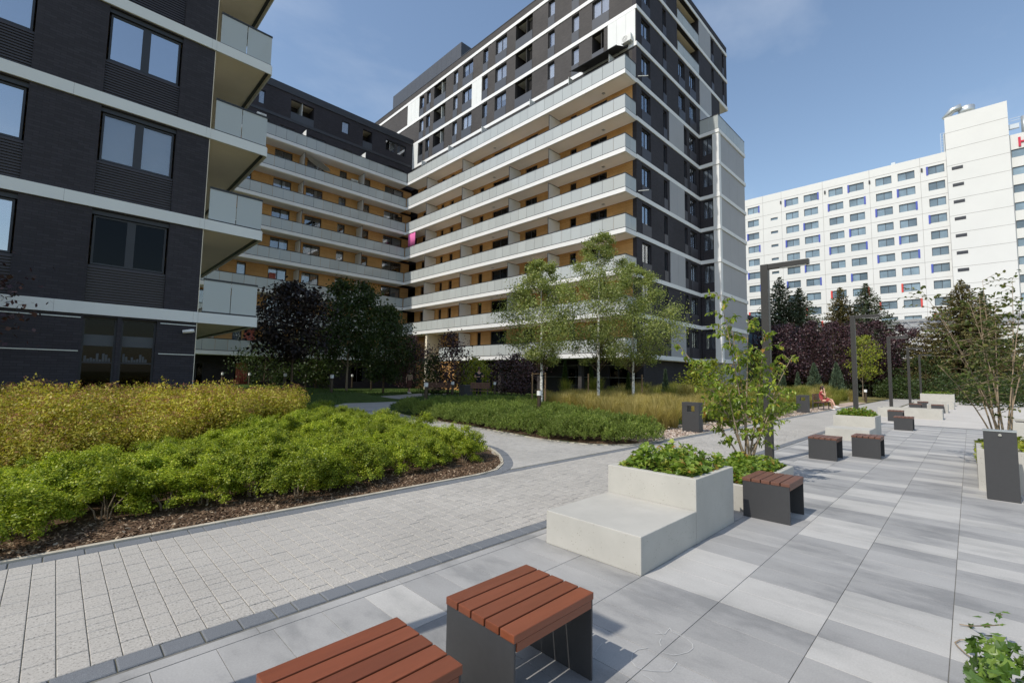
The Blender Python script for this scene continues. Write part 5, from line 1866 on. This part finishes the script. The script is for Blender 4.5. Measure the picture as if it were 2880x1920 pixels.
birchp = lambda q: (.45+1.0*min(q/.35, 1)) * (1-max(0, (q-.35)/.65))**.7*.75+.08
def stakes(x, y, z, label, offs):
    t = thing('tree_stake', label, 'tree stake', (x, y, z), 0, 'tree stakes')
    for dx, dy in offs: MB().tube([(dx, dy, -.2), (dx, dy, 1.75)], .035, 7).build('post', M['stake'], t, 0, False, True)
    if len(offs) > 1:
        (a, b), (c, d) = offs[:2]
        MB().tube([(a, b, 1.68), (c, d, 1.68)], .028, 6).build('cross_bar', M['stake'], t, 0, False, True)
for px, d, h, cb, rx, lab, sd in ((1523, 21, 7.0, 2.3, 1.75, 'left of the three birches, slender with an airy crown', 21), (1682, 22.5, 8.7, 2.4, 2.15, 'middle and tallest of the three birches, white trunk', 22), (1780, 23.5, 7.5, 2.3, 2.2, 'right of the three birches, broad low crown', 23)):
    x, y = at(px, d)
    tree('birch_tree', lab, (x, y, gh(x, y)), h-gh(x, y), cb, rx, 80, 23000, .080, 'leaf_birch', 'bark_birch', .085, 'birches over the pine bed', sd, birchp, .31, .35, .7, .06, limb='bark')
    if px == 1523: stakes(x, y, gh(x, y), 'pair of stakes with a cross bar holding the left birch', ((-.3, .3), (.12, -.12)))
    elif px == 1682: stakes(x, y, gh(x, y), 'single dark stake left of the middle birch', ((-.35, .35),))
    else: stakes(x, y, gh(x, y), 'thin stake right of the right birch', ((.35, -.3),))
oval = lambda q: sin(pi*(.12+.84*q))**.6
for px, d, h, cb, rx, m, bk, lab, sd, nl in ((822, 28, 7.0, 2.2, 1.9, 'leaf_maple', 'bark', 'dark purple maple at the left of the shaded courtyard', 31, 6500), (977, 33, 8.2, 2.4, 2.25, 'leaf_dark', 'bark_pale', 'dark green tree with a pale straight trunk on the shaded lawn', 32, 9000), (1080, 38, 7.2, 1.2, 1.75, 'leaf_dark', 'bark', 'dark green tree by the inner corner of the courtyard', 33, 8000),
                             (1150, 41, 5.0, .8, 1.5, 'leaf_purple', 'bark', 'smaller purple tree beside the inner corner path', 34, 5000), (1272, 32, 4.4, .8, .75, 'leaf_purple', 'bark', 'slim young purple tree in front of the low balcony', 35, 2200), (1222, 33, 2.9, .3, .8, 'leaf_dark', 'bark', 'dark shrub at the foot of the beige cheek wall', 36, 2200), (890, 41, 5.5, .8, 2.4, 'leaf_dark', 'bark', 'dark green bush behind the lawn', 37, 4500), (745, 40, 4.0, .4, 2.6, 'leaf_dark', 'bark', 'low dark green bush over the yellow shrubs', 38, 4000), (1335, 36, 2.8, .2, 1.3, 'leaf_yellow', 'bark', 'fresh green bush behind the standing man', 39, 2600), (1440, 37, 3.3, .3, 1.9, 'leaf_purple', 'bark', 'dark purple bush below the low balcony', 40, 3600)):
    x, y = at(px, d)
    tree('maple_tree' if h > 5 else 'garden_bush', lab, (x, y, gh(x, y)), h-gh(x, y), cb, rx, 30, nl, .19 if h > 5 else .14, m, bk, .08 if h > 5 else .035, None, sd, oval, .62 if h > 5 else .5, .3, .8, .08, 'tree' if h > 4.2 else 'bush')
# purple plums and others at the right
for i, (px, d, h, cb, rx) in enumerate(((2185, 50, 7.6, 1.6, 2.8), (2265, 52, 8.2, 1.6, 3.2), (2345, 54, 8.6, 1.6, 3.2), (2440, 56, 8.8, 1.8, 3.4), (2530, 58, 8.6, 1.8, 3.3))):
    x, y = at(px, d)
    tree('plum_tree', 'purple-leaved plum tree, %s in the row below the spruces' % ('leftmost', 'second from left', 'middle one', 'second from right', 'rightmost')[i], (x, y, 0), h, cb, rx, 40, 9500, .19, 'leaf_purple', 'bark', .13, 'purple plum trees in a row', 50+i, oval, .62, .3, .75, .08)
x, y = at(2422, 40)
tree('young_tree', 'small yellow-green young tree behind the second lamp post', (x, y, 0), 5.6, 1.9, 1.15, 20, 2400, .15, 'leaf_yellow', 'bark_pale', .05, None, 60, oval, .34)
for i, (px, d, h, rx, m, lab) in enumerate(((2110, 46, 4.6, 2.0, 'leaf_yellow', 'yellow-green bush behind the planter tree'), (1985, 34, 3.0, 1.6, 'leaf_yellow', 'orange-tinged bush at the tower foot left of the planter tree'), (2520, 46, 2.0, 1.6, 'leaf_dark', 'low green bush under the plum trees by the walk'), (2600, 50, 4.5, 2.3, 'leaf_dark', 'green bush at the end of the walk'), (2690, 40, 2.4, 2.0, 'leaf_dark', 'scrubby green bush right of the end planter'), (2790, 34, 2.0, 2.0, 'leaf_dark', 'scrubby bush behind the bare-stemmed shrub'), (2860, 40, 6.0, 2.6, 'leaf_dark', 'green tree at the right picture edge'))):
    x, y = at(px, d)
    tree('garden_bush', lab, (x, y, -.05), h, .15, rx, 24, 3200, .16, m, 'bark', .03, None, 70+i, oval, .45, .3, .7, .05, 'bush' if h < 5 else 'tree')

def spruce(name, label, loc, h, rb, lmat, seed, group, n=34, droop=.28):
    r = rs(seed)
    t = thing(name, label, 'tree', loc, 0, group)
    mb = MB().tube([(0, 0, -.3), (0, 0, h*.5), (0, 0, h)], [h*.016, h*.009, .01], 8)
    C, A, B = [], [], []
    for k in range(n):
        q = k/(n-1)
        z = h*(.10+.89*q)
        Lb_ = rb*(1-q)**.85*(.9+.2*r.random())+.12
        nb = int(7+5*(1-q))
        a0 = r.random()*6
        for j in range(nb):
            a = a0+2*pi*j/nb+r.normal()*.12
            L = Lb_*(.7+.45*r.random())
            d = np.array([cos(a), sin(a), 0])
            tip = d*L+[0, 0, z-L*droop+.12*L]
            mid = d*L*.55+[0, 0, z-L*droop*.75]
            if L > .8: mb.tube([(0, 0, z), tuple(mid), tuple(tip)], [.03, .02, .006], 4, False)
            m = max(6, int(L*15))
            s = r.random(m)**.75
            base = np.where(s[:, None] < .55, np.array([0, 0, z])+(mid-[0, 0, z])*(s/.55)[:, None], mid+(tip-mid)*((s-.55)/.45)[:, None])
            base = base+r.normal(size=(m, 3))*.05
            side = np.array([-sin(a), cos(a), 0])
            dd = unit(d*.6+side*r.normal(size=(m, 1))*.9+np.array([0, 0, -.18])+r.normal(size=(m, 3))*.2)
            ln = (.16+.22*r.random(m))*(.6+.5*(1-q))
            for e in range(3):
                d2 = unit(dd+r.normal(size=(m, 3))*.28)
                C.append(base+d2*ln[:, None]*.5)
                A.append(d2*ln[:, None]*.5)
                B.append(unit(np.cross(d2, r.normal(size=(m, 3))*.5+[0, 0, 1.]))*.065)
    mb.build('trunk', M['bark'], t, 0, True, True)
    link('crown', quads('crown', np.concatenate(C), np.concatenate(A), np.concatenate(B), M[lmat]), t)
    return t
for i, (px, d, h, rb, m, lab) in enumerate(((2197, 60, 15.4, 7.0, 'leaf_spruce', 'leftmost tall spruce in front of the hotel'), (2252, 59, 13.8, 6.8, 'leaf_spruce', 'second spruce from left, drooping top'), (2368, 62, 14.6, 5.8, 'leaf_spruce_br', 'narrow brownish spruce in the middle of the row'), (2442, 61, 15.0, 7.6, 'leaf_spruce', 'broad bluish spruce right of the brownish one'), (2714, 52, 13.6, 8.2, 'leaf_spruce_br', 'big brownish spruce standing apart at the right'), (2772, 60, 14.0, 2.8, 'leaf_spruce', 'thin spruce peeping out behind the big right one'))):
    x, y = at(px, d)
    spruce('spruce_tree', lab, (x, y, 0), h, rb, m, 80+i, 'spruces before the hotel', 56)

def juniper(label, loc, h, rb, seed, lmat='leaf_juniper', group='junipers'):
    r = rs(seed)
    n = int(2600*min(1.4, h/2.5))
    q = r.random(n)**1.25
    a = r.random(n)*2*pi
    pr_ = np.minimum(1, q/.12)*(1-q)**.8*rb*(.75+.35*np.sin(a*3+q*9)**2)
    rr = pr_*(.55+.5*r.random(n))
    C = np.column_stack([rr*np.cos(a), rr*np.sin(a), h*(.02+.97*q)])
    d = unit(np.column_stack([np.cos(a)*.55, np.sin(a)*.55, np.ones(n)])+r.normal(size=(n, 3))*.25)
    ln = (.06+.09*r.random(n))[:, None]*(.6+h*.15)
    t = thing('juniper', label, 'conifer', loc, 0, group)
    MB().tube([(0, 0, -.2), (0, 0, h*.9)], [.04, .01], 6).build('trunk', M['bark'], t, 0, False, True)
    link('crown', quads('crown', C, d*ln, unit(np.cross(d, r.normal(size=(n, 3))))*ln*.28, M[lmat]), t)
for i, (px, d, h, rb, lab, m) in enumerate(((2287, 40, 3.2, .85, 'big blue-green juniper left of the sitting woman', 'leaf_juniper'), (2350, 41, 3.3, .9, 'big blue-green juniper right of the sitting woman', 'leaf_juniper'), (2241, 42, 2.4, .45, 'small juniper left of the big one', 'leaf_juniper'), (2199, 43, 2.6, .45, 'small juniper farther left, near the lamp post', 'leaf_juniper'), (1870, 27, 2.1, .3, 'slim juniper in the tall grass by the tower', 'leaf_juniper'), (1766, 29, 1.9, .25, 'slim dark juniper left of the right birch', 'leaf_dark'), (1588, 30, 2.7, .3, 'dark columnar conifer at the balcony foot, left one', 'leaf_dark'), (1662, 30.5, 2.5, .3, 'dark columnar conifer behind the middle birch', 'leaf_dark'))):
    x, y = at(px, d)
    juniper(lab, (x, y, gh(x, y)), h, rb, 90+i, m)

# ---------------- young multi-stem tree in the low trough
def stemmed(name, label, loc, tips, mat, leafmat_, L, Wd, seed, per=26, cat='tree', spread=.16, start=.35, droop=.5, rad=.016, twig=.32):
    r = rs(seed)
    t = thing(name, label, cat, loc)
    mb = MB()
    C, D, N2 = [], [], []
    for tip in tips:
        tip = Vector(tip)
        b0 = Vector((r.normal()*.035, r.normal()*.035, -.05))
        c1 = b0.lerp(tip, .5)+Vector((r.normal()*.06-tip.x*.12, r.normal()*.06-tip.y*.12, tip.z*.06))
        P = [(b0*(1-s)**2+c1*2*s*(1-s)+tip*s*s) for s in np.linspace(0, 1, 9)]
        mb.tube(P, [rad*(1-.85*i/8) for i in range(9)], 6)
        nt = int(8+tip.length*4)
        for k in range(nt):
            s = start+(1-start)*(k+r.random())/nt
            i = min(7, int(s*8))
            p = P[i].lerp(P[i+1], s*8-i)
            a = r.random()*2*pi
            e = p+Vector((cos(a)*twig*(.5+r.random()), sin(a)*twig*(.5+r.random()), twig*(.55*r.random()-.05)))
            m_ = p.lerp(e, .5)+Vector((0, 0, .05))
            mb.tube([p, m_, e], [rad*.25, rad*.18, rad*.08], 4, False)
            nl = max(3, int(per*.35))
            for q in range(nl):
                u_ = (q+.6)/nl
                pt = p.lerp(m_, u_*2) if u_ < .5 else m_.lerp(e, u_*2-1)
                dd = Vector((e-p)).normalized()*.5+Vector(r.normal(size=3)*.55)+Vector((0, 0, -droop))
                dd.normalize()
                C.append(tuple(pt))
                D.append(tuple(dd))
                N2.append(tuple(Vector(r.normal(size=3)*.4)+Vector((0, 0, 1))))
    mb.build('stems', M[mat], t, 0, True, True)
    C, D, N2 = np.array(C), np.array(D), np.array(N2)
    N2 = unit(N2-D*(N2*D).sum(1)[:, None])
    n = len(C)
    link('leaf_canopy', bigleaves('leaf_canopy', C, D, N2, L*(.65+.6*r.random(n)), Wd*(.65+.6*r.random(n)), M[leafmat_]), t)
    return t
RT = Vector((1, -1, 0)).normalized()     # to the right as the photo looks
FW = Vector((1, 1, 0)).normalized()
def tipv(rt, fwd, up): return tuple(RT*rt+FW*fwd+Vector((0, 0, up)))
stemmed('planter_tree', 'young multi-stemmed tree with drooping yellow-green leaves in the low trough', (7.75, 2.5, .26),
        [tipv(-.35, .1, 2.72), tipv(.0, -.1, 2.3), tipv(.35, .1, 2.1), tipv(-.75, .1, 1.6), tipv(.75, 0, 1.75), tipv(-.4, -.2, 1.25), tipv(.45, -.2, 1.25), tipv(-.15, .2, 2.3), tipv(-.6, .2, .95), tipv(.7, .1, .95), tipv(-1.0, .0, 1.8)],
        'bark_pale', 'leaf_tree', .085, .044, 101, 42, 'tree', .16, .30, .55, .017, .22)
stemmed('bare_stem_shrub', 'sparse many-stemmed shrub with bare pale stems at the right edge', (13.0, -.42, .26),
        [tipv(-1.0, .1, 2.7), tipv(-.8, .2, 2.2), tipv(-.5, 0, 2.9), tipv(-.2, .1, 3.1), tipv(.1, .1, 3.0), tipv(.5, 0, 2.9), tipv(.9, .1, 2.5), tipv(-1.2, 0, 1.7), tipv(-.7, -.3, 1.4), tipv(.3, .5, 3.5), tipv(-1.1, .4, 3.3), tipv(.7, .3, 3.5)],
        'bark_pale', 'leaf_shrub', .080, .062, 102, 17, 'shrub', .16, .45, .25, .017, .36)
# maple whose branch reaches in from the left
x, y = at(-500, 9.2)
tree('maple_tree', 'purple maple reaching in with one leafy branch from the left edge', (x, y, gh(x, y)), 4.6, 1.9, 2.6, 26, 2600, .12, 'leaf_purple', 'bark', .07, None, 110, oval, .42, .3, .85, .05)

# ================================================================== PEOPLE
def skin(name, pts, edges, mat, parent, sub=2):
    """one continuous skinned surface; pts = {key: (x, y, z, radius[, radius2])}, first key is the root"""
    ks = list(pts)
    me = bpy.data.meshes.new(name)
    me.from_pydata([pts[k][:3] for k in ks], [(ks.index(a), ks.index(b)) for a, b in edges], [])
    me.materials.append(mat)
    o = link(name, me, parent)
    m = o.modifiers.new('skin', 'SKIN')
    m.use_smooth_shade = True
    sv = me.skin_vertices[0].data if me.skin_vertices else None
    if sv is None:
        bm = bmesh.new()
        bm.from_mesh(me)
        bm.verts.layers.skin.verify()
        bm.to_mesh(me)
        bm.free()
        sv = me.skin_vertices[0].data
    for i, k in enumerate(ks):
        q = pts[k]
        sv[i].radius = (q[3], q[4] if len(q) > 4 else q[3])
        sv[i].use_root = (i == 0)
    s = o.modifiers.new('sub', 'SUBSURF')
    s.levels = sub
    s.render_levels = sub
    return o

def hand(pts, edges, wrist, key, d, side):
    """palm, four unequal curled fingers and a thumb from its side"""
    w_, d = Vector(pts[wrist][:3]), Vector(d).normalized()
    sd = Vector(side).normalized()
    cu = d.cross(sd)
    pk = key+'palm'
    p = w_+d*.075
    pts[pk] = (*p, .030, .020)
    edges.append((wrist, pk))
    for i, (o, l) in enumerate(((-.027, .060), (-.009, .070), (.009, .066), (.026, .052))):
        a = p+sd*o+d*.030
        b = a+d*l*.55+cu*.012
        c = b+d*l*.40+cu*.026
        pts[pk+'f%da' % i], pts[pk+'f%db' % i], pts[pk+'f%dc' % i] = (*a, .0095), (*b, .0085), (*c, .0075)
        edges += [(pk, pk+'f%da' % i), (pk+'f%da' % i, pk+'f%db' % i), (pk+'f%db' % i, pk+'f%dc' % i)]
    a = w_+d*.040-sd*.036
    b = a+d*.036-sd*.016+cu*.012
    pts[pk+'ta'], pts[pk+'tb'] = (*a, .011), (*b, .009)
    edges += [(pk, pk+'ta'), (pk+'ta', pk+'tb')]

def head_parts(parent, c, face, mat_hair, hair_len=.0):
    """nose, ears, eyes, mouth and hair around a head centred at c, looking along face"""
    c, f = Vector(c), Vector(face).normalized()
    up = Vector((0, 0, 1))
    r = f.cross(up).normalized()
    mb = MB()
    mb.tube([c+f*.088+up*.012, c+f*.112-up*.018], [.008, .013], 6)
    for s in (-1, 1): mb.tube([c+r*s*.073+up*.012, c+r*s*.084-up*.018-f*.008], [.018, .012], 6)
    mb.build('face_features', M['skin'], parent, 0, True, True)
    mb = MB()
    for s in (-1, 1): mb.tube([c+r*s*.030+f*.083+up*.020, c+r*s*.030+f*.091+up*.020], .009, 6)
    mb.tube([c-r*.022+f*.088-up*.048, c+r*.022+f*.088-up*.048], .005, 5)
    mb.build('eyes_and_mouth', M['hair'], parent, 0, False, True)
    mb = MB()
    n0 = 10
    for i in range(7):
        th = i/6*pi*.62
        for j in range(n0):
            ph = 2*pi*j/n0
            d = (r*cos(ph)+f*sin(ph))*sin(th)+up*cos(th)
            if d.dot(f) > .35 and d.z < .55: d = (d-f*.4).normalized()
            mb.v.append(tuple(c-f*.012+up*.012+Vector((d.x*.098, d.y*.106, d.z*.122))))
    for i in range(6):
        for j in range(n0):
            mb.f.append((i*n0+j, i*n0+(j+1) % n0, (i+1)*n0+(j+1) % n0, (i+1)*n0+j))
    if hair_len:
        mb.tube([c-f*.05+up*.02, c-f*.09-up*.08, c-f*.08-up*(.08+hair_len)], [.075, .07, .03], 9)
    o = mb.build('hair', mat_hair, parent, 0, True, True)

# --- woman on the park bench (faces -Y), legs crossed, phone at her ear
w1 = thing('person', 'woman in a red patterned dress sitting on a bench, legs crossed, hand at her ear', 'person', (31.0, 5.98, 0))
P = {'pel': (0, .06, .54, .135, .12), 'bel': (0, .07, .70, .115, .10), 'che': (0, .05, .90, .13, .10), 'nb': (0, .03, 1.04, .07), 'nk': (.01, .0, 1.11, .048), 'hd': (.015, -.03, 1.20, .076, .085), 'ht': (.015, -.02, 1.275, .068, .075),
     'hl': (.10, .0, .53, .085), 'kl': (.06, -.44, .60, .058), 'al': (-.16, -.62, .24, .036), 'fl': (-.20, -.78, .20, .03),
     'hr': (-.10, .0, .52, .085), 'kr': (-.08, -.43, .50, .058), 'ar': (.06, -.46, .09, .036), 'fr': (.07, -.62, .04, .03),
     'sl': (-.17, .03, 1.00, .05), 'el': (-.22, -.20, .80, .038), 'wl': (-.11, -.13, 1.10, .026),
     'sr': (.17, .03, 1.00, .05), 'er': (.23, -.06, .74, .038), 'wr': (.08, -.28, .66, .026)}
E_ = [('pel', 'bel'), ('bel', 'che'), ('che', 'nb'), ('nb', 'nk'), ('nk', 'hd'), ('hd', 'ht'), ('pel', 'hl'), ('hl', 'kl'), ('kl', 'al'), ('al', 'fl'), ('pel', 'hr'), ('hr', 'kr'), ('kr', 'ar'), ('ar', 'fr'), ('che', 'sl'), ('sl', 'el'), ('el', 'wl'), ('che', 'sr'), ('sr', 'er'), ('er', 'wr')]
hand(P, E_, 'wl', 'L', (.2, .2, 1), (0, 1, 0))
hand(P, E_, 'wr', 'R', (-.6, -.6, -.2), (0, 0, 1))
skin('body', P, E_, M['skin'], w1)
D_ = {'pel': (0, .06, .54, .16, .14), 'bel': (0, .07, .70, .135, .12), 'che': (0, .05, .90, .15, .12), 'nb': (0, .035, 1.0, .10, .09), 'hl': (.08, -.05, .56, .125, .10), 'kl': (.05, -.38, .60, .115, .085), 'hr': (-.08, -.05, .55, .12, .10), 'kr': (-.07, -.36, .53, .11, .08), 'sl': (-.17, .03, .99, .066), 'sl2': (-.205, -.06, .92, .056), 'sr': (.17, .03, .99, .066), 'sr2': (.20, 0, .89, .056)}
skin('dress', D_, [('pel', 'bel'), ('bel', 'che'), ('che', 'nb'), ('pel', 'hl'), ('hl', 'kl'), ('pel', 'hr'), ('hr', 'kr'), ('che', 'sl'), ('sl', 'sl2'), ('che', 'sr'), ('sr', 'sr2')], M['dress'], w1)
head_parts(w1, (.015, -.025, 1.235), (-.25, -1, -.15), M['hair'], .12)
for k, (a, b) in {'L': ('al', 'fl'), 'R': ('ar', 'fr')}.items():
    a, b = Vector(P[a][:3]), Vector(P[b][:3])
    MB().tube([a+(b-a)*-.25-Vector((0, 0, .03)), a+(b-a)*.4-Vector((0, 0, .012)), b+(b-a)*.35-Vector((0, 0, .004))], [.042, .046, .030], 9).build('shoe', M['shoe'], w1, 0, True, True)
ph_ = tag(MB().box(-.006, .006, -.036, .036, -.07, .07).build('phone', M['dark_cloth'], None, .004), 'dark phone held to the ear of the sitting woman', 'phone')
ph_.location = (31.0-.095, 5.98-.06, 1.215)
ph_.rotation_euler = (.2, .1, .1)

def standing(label, loc, rz, top, bottom, skirt, arms, hair, hair_len, stride):
    t = thing('person', label, 'person', loc, rz)
    s = stride
    P = {'pel': (0, 0, .93, .125, .10), 'bel': (0, .0, 1.08, .115, .09), 'che': (0, .01, 1.28, .135, .10), 'nb': (0, .01, 1.42, .065), 'nk': (0, -.005, 1.48, .047), 'hd': (0, -.02, 1.57, .075, .085), 'ht': (0, -.015, 1.65, .068, .075),
         'hl': (.09, 0, .88, .08), 'kl': (.10, -s*.5, .49, .056), 'al': (.10, -s*.7, .09, .036), 'fl': (.11, -s*.7-.15, .04, .03),
         'hr': (-.09, 0, .88, .08), 'kr': (-.10, s*.15-.04, .49, .056), 'ar': (-.10, s*.85, .10, .036), 'fr': (-.11, s*.85-.13, .04, .03)}
    E_ = [('pel', 'bel'), ('bel', 'che'), ('che', 'nb'), ('nb', 'nk'), ('nk', 'hd'), ('hd', 'ht'), ('pel', 'hl'), ('hl', 'kl'), ('kl', 'al'), ('al', 'fl'), ('pel', 'hr'), ('hr', 'kr'), ('kr', 'ar'), ('ar', 'fr')]
    for sg, k in ((1, 'l'), (-1, 'r')):
        e, w_ = arms[k]
        P['s'+k], P['e'+k], P['w'+k] = (sg*.185, .01, 1.38, .05), (*e, .038), (*w_, .026)
        E_ += [('che', 's'+k), ('s'+k, 'e'+k), ('e'+k, 'w'+k)]
        hand(P, E_, 'w'+k, k, Vector(w_)-Vector(e), (0, 1, 0) if abs(Vector(w_).z-Vector(e).z) > .12 else (0, 0, 1))
    skin('body', P, E_, M['skin'], t)
    g = lambda k, a, b=None: (*P[k][:3], P[k][3]+a, (P[k][4] if len(P[k]) > 4 else P[k][3])+(b or a))
    Tp = {'bel': g('bel', .022), 'pel': (0, 0, .97, .14, .115), 'che': g('che', .02), 'nb': (0, .01, 1.39, .085)}
    Te = [('pel', 'bel'), ('bel', 'che'), ('che', 'nb')]
    for sg, k in ((1, 'l'), (-1, 'r')):
        m_ = Vector(P['s'+k][:3]).lerp(Vector(P['e'+k][:3]), .6)
        Tp['s'+k], Tp['m'+k] = g('s'+k, .016), (*m_, .058)
        Te += [('che', 's'+k), ('s'+k, 'm'+k)]
    skin('shirt', Tp, Te, top, t)
    if skirt:
        MB().lathe([(.235, .42), (.22, .6), (.175, .84), (.135, .99)], 18).build('skirt', bottom, t, 0, True, True)
    else:
        skin('trousers', {'pel': g('pel', .018), 'hl': g('hl', .018), 'kl': g('kl', .022), 'al': (*P['al'][:3], .056), 'hr': g('hr', .018), 'kr': g('kr', .022), 'ar': (*P['ar'][:3], .056)}, [('pel', 'hl'), ('hl', 'kl'), ('kl', 'al'), ('pel', 'hr'), ('hr', 'kr'), ('kr', 'ar')], bottom, t)
    for k in 'lr':
        a, b = Vector(P['a'+k][:3]), Vector(P['f'+k][:3])
        MB().tube([a+(b-a)*-.35-Vector((0, 0, .045)), a+(b-a)*.4-Vector((0, 0, .035)), b+(b-a)*.5-Vector((0, 0, .008))], [.040, .044, .030], 9).build('shoe', M['shoe'] if skirt else M['dark_cloth'], t, 0, True, True)
    head_parts(t, (0, -.02, 1.605), (0, -1, -.1), hair, hair_len)
    return t
x, y = at(1153, 34.5)
standing('woman in a brown skirt and beige top walking away through the shaded courtyard', (x, y, .2), radians(110), M['beige_cloth'], M['brown_cloth'], True, {'l': ((.26, .06, 1.12), (.28, .0, .88)), 'r': ((-.27, .05, 1.12), (-.30, -.08, .90))}, M['hair'], .16, .28)
x, y = at(1347, 27.3)
standing('man in dark clothes standing in the courtyard, forearms raised in front', (x, y, .40), radians(-25), M['dark_cloth'], M['dark_cloth'], False, {'l': ((.25, -.02, 1.12), (.14, -.27, 1.16)), 'r': ((-.25, -.02, 1.12), (-.10, -.29, 1.14))}, M['hair'], 0, .05)
